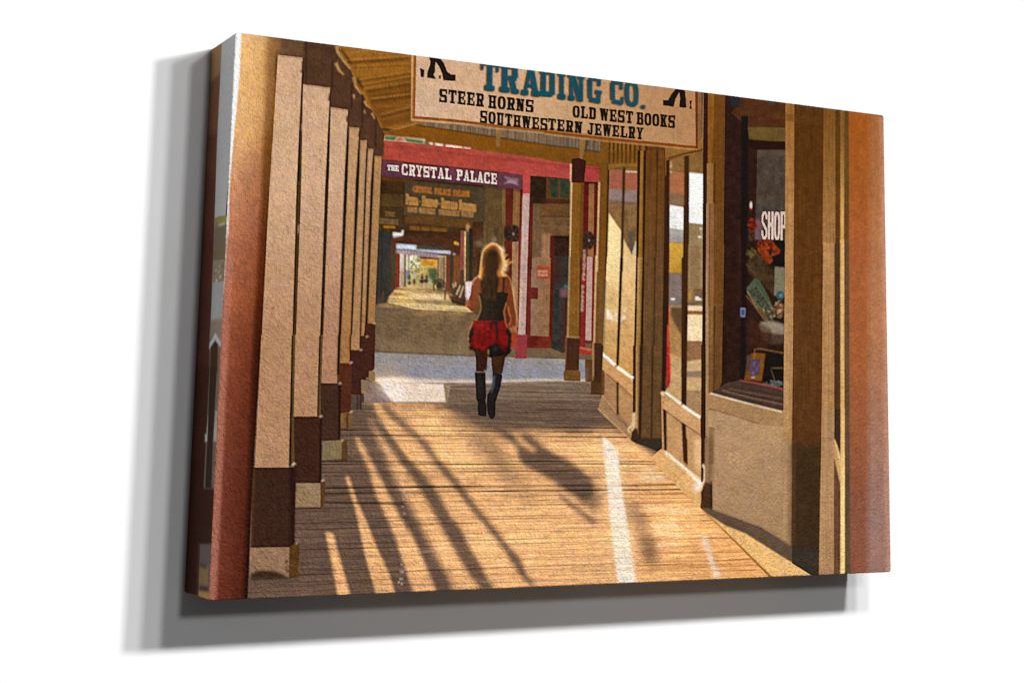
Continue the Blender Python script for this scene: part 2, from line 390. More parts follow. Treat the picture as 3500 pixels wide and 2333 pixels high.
X('I', [(325, 52), (440, 66), (446, 28), (468, 24), (462, 100), (345, 128), (325, 108)], (236, 234, 232), b=1)
X('I', [(330, 125), (470, 105), (470, 140), (330, 160)], (110, 58, 36), b=3)
El('I', 1163, 198, 20, 22, (236, 170, 10), b=2); El('I', 1196, 210, 10, 20, (232, 196, 130), b=2)
El('I', 1145, 345, 20, 9, (190, 190, 190), b=2)
V('I', 1284, 1308, 1286, 1300, 44, 710, (250, 214, 150), b=1.5)
for y in (90, 250, 420, 520): El('I', 1296, y, 8, 26, (170, 110, 50), b=2)
V('I', 1306, 1345, 1300, 1345, 0, 720, (84, 70, 44), n=.25)
El('I', 1330, -10, 20, 50, (206, 160, 100), b=3)
V('I', 1345, 1400, 1340, 1395, 0, 715, (30, 30, 24), n=.2, b=2)
V('I', 1400, 1540, 1395, 1540, 0, 720, (80, 46, 24), n=.35)
Bl('I', 1470, 200, 60, 90, 14, 16, [(120, 90, 50), (104, 88, 60), (56, 30, 14)], 11, b=3)
V('I', 1540, 1800, 1540, 1800, -40, 720, (100, 78, 46), n=.2)
V('I', 1700, 1730, 1700, 1730, 0, 300, (70, 48, 28), b=4)
El('I', 1680, 160, 34, 40, (140, 116, 92), b=5); El('I', 1480, 200, 60, 34, (124, 104, 76), b=6)
V('I', 1815, 1925, 1815, 1915, 170, 1400, (98, 34, 18), n=.25)
V('I', 1925, 2012, 1910, 1990, 180, 1400, (166, 126, 92), n=.1)
V('I', 2010, 2046, 1990, 2020, 0, 1400, (116, 36, 22))
# ground beyond, sunlit and shaded
X('I', [(370, 800), (560, 785), (880, 800), (1100, 880), (1300, 1000), (1400, 1120), (1380, 1130), (600, 1090), (255, 1000), (270, 920)], (206, 168, 108), n=.16, b=1, tex='h', tn=.22)
X('I', [(500, 820), (860, 830), (1060, 850), (1060, 880), (700, 870), (560, 850)], (150, 120, 84), b=4)
X('I', [(440, 880), (800, 880), (1080, 900), (1060, 945), (600, 930)], (232, 206, 156), b=5)
X('I', [(580, 950), (900, 962), (1250, 1000), (1290, 1030), (900, 1010), (640, 990)], (134, 118, 98), b=3)
X('I', [(280, 1000), (480, 1000), (900, 1035), (1350, 1090), (1380, 1120), (600, 1080)], (246, 216, 156), b=4, tex='h', tn=.2)
Ln('I', [(270, 990), (500, 1030), (900, 1070), (1360, 1110)], 14, (250, 226, 170), b=3)
for i_ in range(46):
    r_ = np.random.RandomState(700 + i_); y_ = 820 + 280 * r_.rand(); x_ = np.interp(y_, [820, 1000, 1100], [480, 420, 700]) + r_.rand() * np.interp(y_, [820, 1000, 1100], [420, 700, 560])
    Ln('I', [(x_, y_), (x_ + 60 + 90 * r_.rand(), y_ + 8 + 12 * r_.rand())], 9, [(250, 224, 170), (150, 118, 80), (120, 92, 62)][i_ % 3], w2=4, b=1.5, a=.6)
for i_ in range(26):
    r_ = np.random.RandomState(800 + i_); t_ = i_ / 26.
    Ln('I', [(300 + 1060 * t_, 1008 + 105 * t_ + 10 * r_.randn()), (360 + 1060 * t_, 1016 + 108 * t_ + 10 * r_.randn())], 16, [(110, 92, 70), (236, 200, 140)][i_ % 2], w2=6, b=2, a=.7)
# dark wheel and benches
Ln('I', [(880, 840), (868, 780), (900, 700), (960, 680), (1020, 730), (1030, 800), (1020, 960)], 22, (48, 32, 24), b=2)
El('I', 950, 760, 46, 66, (50, 34, 26), b=4)
for x in (920, 960, 990): Ln('I', [(x, 720), (x + 12, 850)], 14, (34, 26, 22), b=2)
Ln('I', [(1060, 860), (1100, 940), (1130, 1000)], 16, (60, 40, 28), b=2)
X('I', [(1090, 900), (1300, 930), (1310, 1045), (1215, 1030), (1120, 1000)], (44, 30, 24), b=2, n=.3)
X('I', [(1120, 740), (1280, 760), (1270, 930), (1110, 900)], (64, 46, 32), b=3, n=.4)
for a_, b_ in (((1175, 890), (1230, 760)), ((1218, 930), (1272, 775)), ((1130, 740), (1140, 800)), ((1165, 720), (1165, 780))): Ln('I', [a_, b_], 15, (226, 196, 150), b=2)
Ln('I', [(1090, 935), (1230, 970)], 12, (120, 50, 44), b=2)

# ---- shaded ground and street
X('I', [(60, 1040), (240, 1000), (600, 1085), (1380, 1125), (2300, 1500), (2352, 1500), (2352, 1900), (60, 1900)], (116, 94, 68), n=.14, tex='h', tn=.03)
X('I', [(80, 1010), (260, 1000), (500, 1070), (1380, 1130), (1380, 1200), (80, 1180)], (96, 80, 62), b=14, a=.55)
X('n', [(1740, 1140), (2060, 1180), (2060, 1230), (1740, 1215)], (114, 94, 70), n=.1)
X('J', [(60, 240), (1360, 300), (1430, 455), (200, 405), (80, 400)], (150, 130, 100), b=16, a=.4)
X('J', [(80, 405), (700, 430), (1430, 462), (2900, 500), (2900, 850), (80, 830)], (152, 144, 142), n=.08, tex='h', tn=.05)
X('J', [(480, 600), (1420, 560), (2900, 620), (2900, 770), (520, 765)], (142, 144, 156), b=14, a=.7)
Ln('J', [(100, 396), (240, 402), (830, 436), (1430, 462)], 9, (66, 56, 48), b=1.5)
X('J', [(80, 640), (330, 640), (520, 760), (80, 780)], (190, 164, 144), b=16, a=.8)
X('J', [(90, 745), (1000, 775), (1430, 780), (1800, 782), (2352, 765), (2900, 770), (2900, 795), (2352, 795), (1000, 830), (100, 830)], (222, 200, 180), b=3, n=.06)
X('J', [(90, 770), (330, 740), (700, 780), (500, 830), (90, 820)], (255, 232, 206), b=6, a=.9)

for i_ in range(120):
    r_ = np.random.RandomState(900 + i_); y_ = 1060 + 400 * r_.rand(); x_ = 90 + 1230 * r_.rand()
    Ln('I', [(x_, y_), (x_ + 30 + 120 * r_.rand(), y_ + 6 + 6 * r_.rand())], 8, [(142, 122, 92), (84, 68, 50), (128, 104, 72)][i_ % 3], w2=4, b=2, a=.45)
for i_ in range(60):
    r_ = np.random.RandomState(1100 + i_); t_ = r_.rand() ** 2; x_ = 120 + 1150 * r_.rand(); y_ = np.interp(x_, [250, 600, 1360], [1010, 1085, 1120]) + 12 + 150 * t_
    Ln('I', [(x_, y_), (x_ + 60 + 120 * r_.rand(), y_ + 10 + 6 * r_.rand())], 16, (196, 158, 100), w2=6, b=5, a=.5 * (1 - t_))
# ---- boardwalk
FL = [(90, 820), (1010, 815), (1450, 822), (2352, 790), (2500, 786)]
X('J', [(-60, 800), (90, 800), (1010, 815), (1450, 822), (2352, 790), (2760, 790), (2760, 1150), (-60, 1150)], (152, 130, 108), n=.08, lab=L_FLOOR)
X('J', [(-60, 800), (150, 800), (200, 900), (320, 1075), (-60, 1075)], (142, 120, 110), n=.08, lab=L_FLOOR)
X('J', [(90, 800), (170, 850), (230, 950), (330, 1073), (1037, 1073), (1010, 832), (500, 800)], (232, 212, 192), b=2, n=.06)
El('J', 480, 860, 90, 50, (208, 164, 130), b=22, a=.5)
X('J', [(120, 830), (300, 830), (560, 940), (420, 1060), (320, 1050)], (248, 236, 226), b=14, a=.8)
Ln('J', [(1012, 830), (1048, 1075)], 12, (110, 86, 62), b=1.5)
Ln('J', [(1030, 822), (1430, 815)], 8, (110, 90, 72), b=1.5)
Ln('J', [(-60, 1075), (500, 1080), (1050, 1086)], 12, (84, 66, 54), b=1.5)
BW = [(600, 1372), (1260, 1374), (1530, 1378), (1540, 1318), (1960, 1304), (2044, 1304), (2060, 1395), (2170, 1500), (2270, 1520), (2270, 1610), (2395, 1735), (2650, 1990), (2660, 2100), (600, 2140)]
bw = mm('n', BW)
cvb, sby, sbx = mask([bw], 0, IMG.shape)
LM = np.zeros_like(IMG[..., 0])          # how much of the printed floor lies in sun


def lit(t, pts, v, b):
    r = mask([mm(t, pts)], b, LM.shape)
    if r is None: return
    c, sy, sx = r
    LM[sy, sx] = LM[sy, sx] * (1 - c * abs(v)) + (c if v > 0 else 0) * abs(v)


lit('K', [(-300, -370), (-600, -440), (-250, -440), (300, -360), (760, -90), (1350, -90), (1700, -60), (2000, -110), (2200, -70), (2400, 100), (4300, 1700), (460, 1700), (430, 1450), (310, 1250), (200, 1050), (60, 760), (-60, 560), (-150, 400), (-250, 150), (-350, -80), (-400, -200)], 1, 12)
lit('J', [(900, 1120), (1700, 1180), (2352, 1260), (2352, 1420), (1800, 1470), (1300, 1470), (1000, 1300)], -.6, 26)
lit('D', [(1238, 650), (1315, 668), (1400, 980), (1500, 1330), (1372, 1330), (1300, 960)], 1, 4)
lit('D', [(1440, 75), (1475, 80), (1560, 330), (1680, 600), (1780, 850), (1880, 1050), (1960, 1310), (1765, 1310), (1660, 950), (1590, 640), (1560, 480), (1500, 280)], 1, 5)
lit('D', [(1535, -320), (1590, -300), (1690, -110), (1780, 60), (1900, 300), (2000, 500), (2130, 700), (2220, 900), (2380, 1270), (2150, 1290), (2020, 900), (1950, 700), (1850, 470), (1760, 270), (1680, 0), (1600, -160)], 1, 6)
lit('C', [(1700, 630), (1760, 650), (1900, 860), (2080, 1100), (2300, 1300), (2200, 1400), (2030, 1250), (1900, 1080), (1800, 860)], 1, 5)
DK = [([(-400, -330), (-290, -190), (-140, 0), (-30, 150), (100, 310), (250, 480), (330, 620), (430, 800), (520, 900), (620, 1100), (740, 1300), (880, 1560), (740, 1560), (620, 1400), (520, 1250), (420, 1080), (340, 930), (230, 740), (130, 560), (50, 440), (-60, 300), (-230, 60), (-380, -150), (-430, -300)], .97, 8),
      ([(-260, -370), (-60, -190), (100, -40), (200, 40), (260, 150), (380, 290), (480, 400), (600, 560), (700, 690), (800, 820), (900, 930), (1010, 1080), (1140, 1220), (1200, 1380), (1320, 1520), (1230, 1500), (1120, 1380), (1040, 1260), (960, 1130), (860, 1000), (760, 870), (660, 760), (560, 640), (470, 510), (360, 380), (260, 260), (160, 130), (60, 0), (-100, -130), (-300, -320)], .95, 9),
      ([(560, 0), (700, -20), (880, 0), (960, 130), (1060, 300), (1100, 400), (1010, 430), (900, 300), (760, 180), (640, 90)], .75, 26),
      ([(980, 400), (1150, 420), (1350, 560), (1250, 660), (1100, 560), (960, 480)], .4, 30),
      ([(850, -130), (900, -150), (1060, -50), (1120, 30), (1200, 90), (1290, 140), (1290, 110), (1200, 40), (1120, -50), (1200, -60), (1290, 0), (1380, 70), (1500, 150), (1640, 220), (1760, 310), (1860, 400), (1880, 460), (1880, 560), (1820, 640), (1760, 640), (1700, 590), (1600, 530), (1480, 440), (1330, 350), (1180, 280), (1105, 180), (1110, 100), (1060, 50)], .98, 7),
      ([(820, -200), (900, -210), (1010, -60), (1090, 20), (1020, 20), (900, -80)], .6, 14),
      ([(1500, 540), (1560, 570), (1680, 660), (1800, 750), (1930, 850), (1880, 870), (1780, 800), (1640, 690), (1540, 600)], .95, 7),
      ([(1740, 440), (1880, 440), (1950, 520), (1975, 640), (1950, 740), (1890, 780), (1820, 720), (1740, 620)], .8, 20),
      ([(1850, 330), (1960, 350), (1960, 420), (1880, 400)], .35, 14)]
for p, v, b_ in DK: lit('K', p, -v, b_)
lit('C', [(1700, 630), (1760, 650), (1880, 850), (2050, 1090), (2180, 1260), (2120, 1290), (2000, 1140), (1880, 960), (1780, 780)], 1, 4)
lit('L', [(60, 620), (200, 640), (330, 760), (380, 860), (410, 1000), (430, 1200), (470, 1290), (380, 1300), (300, 1200), (230, 1000), (170, 860), (90, 760)], -.6, 18)
lit('L', [(230, 1020), (420, 1020), (440, 1250), (350, 1280), (260, 1140)], -.5, 16)
yy, xx = np.mgrid[0:RY + 1, 0:RX + 1].astype(np.float32)
vh = mm('n', [(1450, 905)])[0, 1]        # eye level of the picture
# board gaps: rows shrink towards eye level
lines = np.ones_like(LM)
rowrng = np.random.RandomState(5)
wob = vnoise(RY + 1, RX + 1, 160, 60, 21) * .012 + (xx / RX - .5) * .004
u = 400. / np.maximum(yy - vh, 20) * (1 + wob * .15)
gaps = np.arange(.6, 3.4, .0205) + rowrng.randn(137) * .003
kx = np.arange(0, RX + 70, 70)
for gi, gv in enumerate(gaps):
    dep = 400. / gv                      # distance of this gap below eye level, in cells
    r0, r1 = int(max(0, vh + dep - 12)), int(min(RY + 1, vh + dep + 13))
    if r1 <= r0: continue
    dd = (u[r0:r1] - gv) / gv * dep
    big = rowrng.rand() < .2
    wd = (.55 + .35 * rowrng.rand()) * (1.5 if big else 1) * (.7 + .6 * dep / 420)
    st = (.55 + .3 * rowrng.rand() if big else .16 + .34 * rowrng.rand()) * np.clip((dep - 130) / 130, .3, 1.15)
    along = .35 + .8 * np.interp(np.arange(RX + 1), kx, rowrng.rand(len(kx)))[None]
    lines[r0:r1] *= 1 - np.clip(st * along, 0, .9) * np.exp(-(dd / wd) ** 2)
gr = (vnoise(RY + 1, RX + 1, 60, 1.1, 31) + .8 * vnoise(RY + 1, RX + 1, 26, 1.8, 32) + .6 * vnoise(RY + 1, RX + 1, 140, 4, 33))
band = vnoise(RY + 1, RX + 1, 700, 7, 34)
fl = lines * np.clip(1.06 + .2 * gr + .1 * band, .2, 2)
shade_t = np.clip((yy - vh) / 420, 0, 1)[..., None]
rt = np.clip((xx - 700) / 500, 0, 1)[..., None]
t2 = np.clip((shade_t - .40) / .2, 0, 1)
csh = (lin((160, 140, 120)) * (1 - t2) + lin((128, 104, 84)) * t2) * (1 - shade_t) + lin((106, 84, 70)) * shade_t
csh = csh * (1 - rt) + lin((140, 98, 62)) * rt
cli = lin((226, 174, 122)) * (1 - rt) + lin((234, 170, 102)) * rt
for gx_, gy_, sx_, sy_, am_ in ((2050, 1560, 260, 60, .25), (2250, 1800, 200, 70, .35), (1560, 1560, 120, 70, .3), (1700, 1850, 260, 80, .22), (1500, 1440, 90, 40, .35)):
    c_ = mm('n', [(gx_, gy_)])[0]; k_ = RX / 2345.
    cli = cli * (1 + am_ * np.exp(-((xx - c_[0]) / (sx_ * k_)) ** 2 - ((yy - c_[1]) / (sy_ * k_)) ** 2))[..., None]
lm = LM[..., None] * np.clip(1 + .12 * NS['m'], 0, 1.2)[..., None]
FC = (csh * (1 - lm) + cli * lm) * fl[..., None] * (1 + .05 * NS['s'][..., None])
warm = np.clip((1 - fl)[..., None] * 1.2, 0, 1) * rt          # gaps glow orange where the sun is strong
FC = FC * (1 + warm * np.array([.5, .0, -.45], np.float32))
k = cvb[..., None]
IMG[sby, sbx] = IMG[sby, sbx] * (1 - k) + FC[sby, sbx] * k
LAB[sby, sbx][cvb > .5] = L_FLOOR
Ln('J', [(0, 1318), (900, 1318), (1600, 1322), (2352, 1345)], 8, (206, 178, 144), a=.5, b=1.5)
Ln('J', [(1700, 1210), (2352, 1214)], 7, (80, 62, 44), a=.8, b=1.2)
for p, w, a_ in (([(1200, 345), (1700, 355), (2050, 365)], 16, .9), ([(930, 510), (1500, 505), (2100, 500)], 10, .6), ([(1500, 1182), (2351, 1188)], 7, .8), ([(930, 575), (2351, 572)], 10, .7), ([(1240, 180), (2351, 185)], 10, .7), ([(980, 1035), (1900, 1035)], 9, .6)):
    Ln('D', p, w, (40, 24, 18), a=a_, b=1.5)
for p, w, a_ in (([(0, 870), (700, 858)], 12, .8), ([(2000, 478), (2351, 476)], 14, .8), ([(0, 128), (900, 130)], 9, .7), ([(1000, 175), (2351, 180)], 9, .6), ([(900, 925), (2351, 905)], 9, .6), ([(1100, 710), (1180, 712)], 9, .8)):
    Ln('K', p, w, (70, 36, 16), a=a_, b=1.5)
for p in ([(0, 1160), (270, 1152)], [(720, 1466), (860, 1462)]): Ln('K', p, 6, (206, 178, 150), a=.8, b=1)
# bright streaks on the boards
X('K', [(1980, -25), (2015, 0), (2110, 100), (2140, 130), (2160, 400), (2190, 600), (2225, 820), (2265, 1100), (2330, 1500), (2140, 1500), (2095, 1150), (2060, 850), (2030, 500), (1998, 250)], (244, 234, 222), b=4, n=.06, tex='h', tn=.1, a=.92)
X('K', [(1960, -10), (2160, 90), (2250, 700), (2370, 1500), (2090, 1500), (1990, 500)], (250, 216, 160), b=26, a=.25)
for y in (478, 605, 700, 905, 1110, 1220, 1330): Ln('K', [(2030 + (y - 480) * .12, y), (2190 + (y - 480) * .12, y - 3)], 8, (150, 108, 70), a=.6, b=1.5)
X('L', [(880, 990), (940, 990), (970, 1100), (1020, 1260), (1100, 1420), (1020, 1420), (960, 1200)], (246, 232, 214), b=8, a=.7, n=.06)
for x0_, x1_, y_, h_ in ((380, 640, 870, 36), (400, 700, 965, 28), (240, 500, 375, 40), (260, 420, 290, 30), (430, 620, 1060, 24), (560, 760, 730, 24), (300, 520, 690, 26)):
    X('L', [(x0_, y_), (x1_, y_), (x1_ + 30, y_ + h_), (x0_ + 20, y_ + h_)], (250, 226, 190), b=6, a=.7)
for y_ in (560, 640, 1010, 1160, 1290, 1345): Ln('L', [(100 + y_ * .1, y_), (520 + y_ * .7, y_ - 4)], 12, (150, 84, 28), a=.55, b=2)
for i in range(16): El('D', 2045 - (i % 3) * 8 - (20 if i > 9 else 0), 20 + i * 74, 7, 9, (214, 200, 180), a=.8, b=1)
for x_, y_ in ((2005, 1130), (2020, 1180), (1990, 1165), (2030, 1060)): El('D', x_, y_, 8, 7, (236, 224, 210), b=1)
# ---- red balcony, palace sign, lilac post
X('G', [(200, 50), (760, 100), (760, 170), (200, 130)], (206, 180, 150), b=1)
X('G', [(215, 55), (390, 68), (340, 122), (215, 112)], (84, 118, 78), b=1); X('G', [(350, 122), (415, 75), (490, 122)], (190, 92, 74), b=1)
X('G', [(470, 86), (735, 122), (725, 165), (520, 138)], (82, 116, 74), b=1); X('G', [(750, 130), (830, 148), (820, 175), (750, 165)], (92, 112, 70), b=1)
X('G', [(800, 145), (1380, 205), (1380, 260), (860, 190)], (180, 96, 76))
for p in ([(805, 148), (860, 152), (850, 180), (820, 165)], [(888, 152), (995, 172), (988, 204), (905, 190)], [(1040, 176), (1254, 205), (1246, 234), (1032, 210)], [(1278, 214), (1362, 226), (1362, 242), (1272, 236)]):
    X('G', p, (248, 242, 224), b=1)
X('G', [(210, 118), (560, 150), (870, 188), (1370, 236), (2352, 372), (2352, 600), (2165, 590), (1100, 470), (175, 372), (205, 300)], (174, 76, 62), n=.1)
Ln('G', [(205, 190), (700, 235), (1500, 335), (2352, 432)], 12, (122, 40, 30), b=3, a=.9)
Ln('G', [(215, 125), (870, 192), (1370, 240), (2352, 378)], 14, (186, 98, 80), b=3, a=.7)
Ln('G', [(205, 300), (1200, 430), (2352, 560)], 22, (170, 62, 58), b=8, a=.4)
Ln('G', [(175, 378), (1100, 478), (2060, 575)], 12, (92, 34, 32), b=2)
X('M', [(0, 40), (840, 158), (835, 362), (0, 282)], (176, 76, 68), n=.1)
Ln('M', [(0, 92), (400, 140), (820, 198)], 12, (116, 36, 34), b=3)
Ln('M', [(0, 48), (835, 165)], 14, (186, 92, 78), b=4, a=.6)
X('G', [(178, 384), (1100, 484), (2068, 580), (2068, 776), (1000, 665), (165, 592)], (106, 62, 76), n=.12, lab=L_PALACE)
X('G', [(165, 560), (1000, 635), (2068, 745), (2068, 776), (1000, 665), (165, 592)], (90, 54, 72), b=4, a=.7)
text('G', 'THE', [(252, 446), (402, 460), (400, 530), (250, 516)], (226, 210, 200), bold=2)
text('G', 'CRYSTAL', [(444, 432), (1106, 500), (1106, 644), (444, 578)], (226, 210, 196), gap=.16)
text('G', 'PALACE', [(1180, 506), (1720, 562), (1718, 708), (1180, 650)], (226, 210, 196), gap=.16)
for p in ([(1820, 610), (1900, 630), (2010, 640)], [(1815, 690), (1900, 680), (2010, 712)], [(1850, 660), (1990, 680)], [(1850, 640), (1930, 655), (2000, 660)], [(1860, 675), (1920, 665), (1985, 695)]):
    Ln('G', p, 7, (190, 172, 180), b=.8)
Ln('G', [(160, 604), (1000, 680), (2060, 790)], 20, (40, 26, 14), b=4, a=.8)
# building right of the saloon
X('M', [(280, 315), (840, 362), (840, 700), (280, 700)], (78, 48, 26), n=.2)
X('M', [(290, 320), (500, 345), (490, 680), (300, 690)], (50, 34, 20), n=.3)
X('M', [(500, 345), (840, 365), (830, 640), (495, 620)], (98, 62, 30), n=.12)
X('M', [(540, 352), (662, 360), (660, 605), (560, 600)], (44, 58, 38), n=.25, b=1); X('M', [(680, 362), (800, 372), (795, 612), (680, 606)], (46, 60, 42), n=.25, b=1)
V('M', 662, 682, 660, 680, 355, 608, (104, 66, 50), b=1)
X('M', [(300, 690), (840, 690), (840, 1600), (300, 1600)], (112, 78, 44), n=.16)
V('M', 310, 430, 310, 420, 700, 1600, (112, 88, 62), n=.12, b=4)
Ln('M', [(420, 650), (830, 680)], 26, (76, 40, 22), b=3)
X('M', [(420, 860), (825, 870), (825, 1100), (415, 1090)], (112, 82, 52), n=.16)
for p in ([(425, 885), (820, 890)], [(420, 985), (820, 1010)], [(425, 885), (420, 985)]): Ln('M', p, 8, (140, 108, 70), b=1, a=.8)
Ln('M', [(420, 862), (825, 868)], 12, (74, 50, 26), b=2)
V('M', 440, 560, 430, 555, 1090, 1600, (158, 118, 86), n=.1, b=3)
X('M', [(555, 1120), (830, 1130), (825, 1620), (545, 1620)], (58, 34, 24), n=.35)
X('M', [(600, 1120), (830, 1126), (830, 1160), (600, 1150)], (30, 16, 14), b=2)
V('M', 555, 600, 545, 595, 1125, 1620, (96, 34, 22), b=1.5)
X('N', [(300, 0), (560, 0), (530, 1100), (285, 1100)], (146, 108, 76), n=.14)
V('N', 300, 400, 290, 370, 0, 1060, (146, 120, 100), b=10, a=.7)
X('N', [(375, 112), (545, 120), (545, 285), (370, 275)], (166, 74, 36), b=1.5)
for y_ in (186, 234): text('N', 'HHEE', [(388, y_ - 14), (520, y_ - 10), (518, y_ + 14), (386, y_ + 10)], (214, 188, 170), b=1.5)
X('N', [(560, -20), (800, -20), (790, 1280), (700, 1270), (560, 1210)], (56, 54, 50), n=.25)
V('N', 560, 600, 545, 580, -20, 1100, (98, 26, 20), n=.15)
X('N', [(680, 420), (790, 420), (785, 530), (690, 520)], (126, 86, 92), b=3); El('N', 760, 390, 30, 20, (90, 130, 140), b=4)
V('N', 720, 800, 710, 780, 560, 1270, (84, 40, 36), b=8, a=.8)
X('N', [(590, 0), (700, 0), (700, 320), (590, 320)], (72, 34, 24), b=8, a=.7)
V('N', 245, 300, 225, 285, 0, 1100, (108, 42, 32), n=.12)
X('N', [(240, 398), (390, 405), (385, 555), (240, 548)], (104, 38, 30), n=.2)
X('N', [(230, 1045), (560, 1060), (560, 1215), (230, 1210)], (120, 44, 32), n=.18)
X('N', [(250, 1050), (375, 1050), (370, 1190), (250, 1180)], (92, 22, 20), b=5, a=.7)
X('N', [(0, 1000), (100, 1000), (100, 1210), (30, 1210), (0, 1180)], (150, 60, 34), b=2, n=.2)
V('G', 2066, 2166, 2064, 2158, 574, 834, (186, 76, 72), n=.06)
V('M', 185, 276, 120, 212, 556, 2600, (192, 162, 150), n=.08, lab=L_LILAC)
V('M', 185, 210, 125, 150, 600, 2600, (214, 190, 176), b=4, a=.5)
El('M', 215, 1015, 12, 20, (150, 160, 190), b=2)
X('N', [(102, 1028), (240, 1036), (235, 1352), (80, 1352)], (146, 60, 62), n=.08, lab=L_LILAC)
V('M', 276, 320, 245, 305, 680, 1570, (98, 36, 26), n=.12)
# upright post in the middle distance with its cap, sleeve and foot
V('M', 1000, 1075, 990, 1060, 415, 1600, (96, 26, 22), n=.15)
V('M', 1070, 1145, 1050, 1130, 415, 1600, (150, 104, 62), n=.1)
V('M', 1140, 1200, 1130, 1180, 400, 1600, (98, 34, 24), n=.12)
X('M', [(1000, 390), (1210, 405), (1205, 425), (1000, 420)], (34, 18, 12), b=2)
X('M', [(1020, 178), (1215, 196), (1215, 404), (1010, 392)], (174, 68, 64), n=.1); Ln('M', [(1020, 205), (1215, 235)], 10, (128, 36, 36), b=2)
X('N', [(960, -10), (1045, -10), (1020, 1230), (945, 1220)], (134, 44, 36), n=.14)
X('N', [(1045, -10), (1120, -10), (1105, 1110), (1022, 1105)], (190, 156, 146), n=.08)
X('N', [(1118, -10), (1160, -10), (1140, 1210), (1100, 1210)], (120, 42, 34), n=.12)
for i, ch in enumerate('CRYSTAL PALACE'):
    y_ = 1310 + i * 59.5; x_ = 1012 - i * 1.9 + (0 if i < 7 else -8)
    text('M', ch, [(x_ - 18, y_), (x_ + 16, y_), (x_ + 16, y_ + 44), (x_ - 18, y_ + 44)], (206, 188, 170), b=1)
wheel('M', 1068, 1182, 84, 120, 2)
X('N', [(940, 1190), (1140, 1230), (1140, 1300), (940, 1290)], (168, 60, 36), n=.15); Ln('N', [(945, 1205), (1100, 1240)], 12, (206, 140, 120), b=2)
V('M', 826, 852, 806, 828, 400, 1590, (226, 190, 150), b=1)
V('M', 852, 1002, 820, 962, 408, 1600, (134, 90, 30), n=.08, lab=L_POST + 8)
V('M', 970, 1002, 935, 964, 408, 1600, (90, 52, 16), b=3, a=.8)
X('M', [(838, 90), (935, 78), (1032, 115), (1002, 412), (832, 405)], (62, 28, 20), n=.12, lab=L_POST + 8)
V('M', 820, 838, 818, 832, 158, 400, (240, 200, 160), b=1)
V('N', 808, 956, 782, 940, -10, 1066, (134, 92, 38), n=.08, lab=L_POST + 8); V('N', 806, 818, 778, 792, -10, 1066, (214, 172, 120), b=1)
V('N', 950, 966, 938, 950, 0, 1200, (34, 20, 16), b=1.5)
V('N', 764, 946, 748, 936, 1066, 1512, (74, 44, 26), n=.1, lab=L_POST + 8); Ln('N', [(762, 1064), (946, 1072)], 9, (214, 172, 130), b=1)
Ln('N', [(766, 1070), (750, 1500)], 8, (160, 120, 84), b=1)
X('P', [(-112, 326), (80, 336), (96, 372), (92, 480), (-130, 470), (-130, 350)], (112, 80, 42), n=.1, lab=L_POST + 8)

# ---- first shop window bay
V('N', 1150, 1300, 1136, 1262, -30, 1160, (124, 84, 36), n=.08, lab=L_COL, c2=(118, 82, 42), g=[(1200, 0), (1200, 1100)]); V('N', 1160, 1178, 1132, 1148, -30, 1150, (226, 188, 134), b=1)
V('M', 1210, 1345, 1190, 1300, 0, 1600, (120, 78, 28), n=.08, lab=L_COL); V('M', 1200, 1216, 1168, 1186, 400, 1600, (236, 200, 150), b=1)
V('M', 1320, 1350, 1290, 1320, 180, 1600, (62, 38, 18), b=2)
X('F', [(760, 1290), (1640, 1370), (1640, 1590), (745, 1590)], (126, 84, 28), n=.08)
for x_ in (870, 925, 980, 1035, 1090, 1145, 1205, 1275): V('F', x_, x_ + 20, x_ - 6, x_ + 14, 1300, 1590, (64, 34, 16), b=2)
for x_ in (895, 950, 1005, 1060, 1118, 1178): V('F', x_, x_ + 16, x_ - 4, x_ + 12, 1300, 1590, (160, 110, 46), b=2)
V('F', 1300, 1390, 1300, 1380, 1340, 1590, (132, 90, 40)); V('F', 1350, 1390, 1350, 1385, 1340, 1590, (72, 40, 18), b=2); V('F', 1390, 1640, 1380, 1630, 1350, 1590, (98, 62, 26), n=.1)
X('M', [(1330, -20), (1740, -20), (1740, 170), (1330, 180)], (132, 88, 30), n=.08)
for x_ in (1335, 1395, 1448, 1505, 1560, 1615, 1675): V('M', x_, x_ + 20, x_ - 4, x_ + 14, -20, 150, (74, 40, 18), b=2)
X('M', [(1330, 165), (1740, 150), (1740, 240), (1330, 240)], (140, 100, 42), n=.08)
Ln('M', [(1330, 240), (1420, 232), (1540, 200), (1720, 215)], 10, (90, 60, 24), b=2)
X('M', [(1345, 236), (1720, 246), (1700, 1600), (1315, 1600)], (150, 116, 76), n=.1, lab=L_WIN1)
X('M', [(1348, 245), (1720, 270), (1720, 505), (1345, 480)], (164, 98, 74), n=.08, lab=L_WIN1)
Ln('M', [(1560, 262), (1715, 266)], 10, (248, 232, 210), b=1.5)
X('M', [(1345, 495), (1720, 515), (1720, 670), (1342, 650)], (150, 128, 122), b=2, n=.1); X('M', [(1345, 645), (1720, 670), (1715, 720), (1342, 700)], (120, 98, 76), b=4)
X('M', [(1340, 700), (1520, 700), (1505, 1060), (1340, 820)], (142, 106, 66), n=.16, b=2); X('M', [(1535, 720), (1715, 720), (1705, 1180), (1660, 1390), (1530, 1160)], (130, 98, 62), n=.16, b=2)
for x_ in (1610, 1660): V('M', x_, x_ + 26, x_ - 10, x_ + 12, 720, 1000, (162, 122, 80), b=5, a=.8)
X('M', [(1590, 1060), (1690, 1060), (1660, 1340), (1590, 1240)], (92, 82, 66), b=5, a=.8)
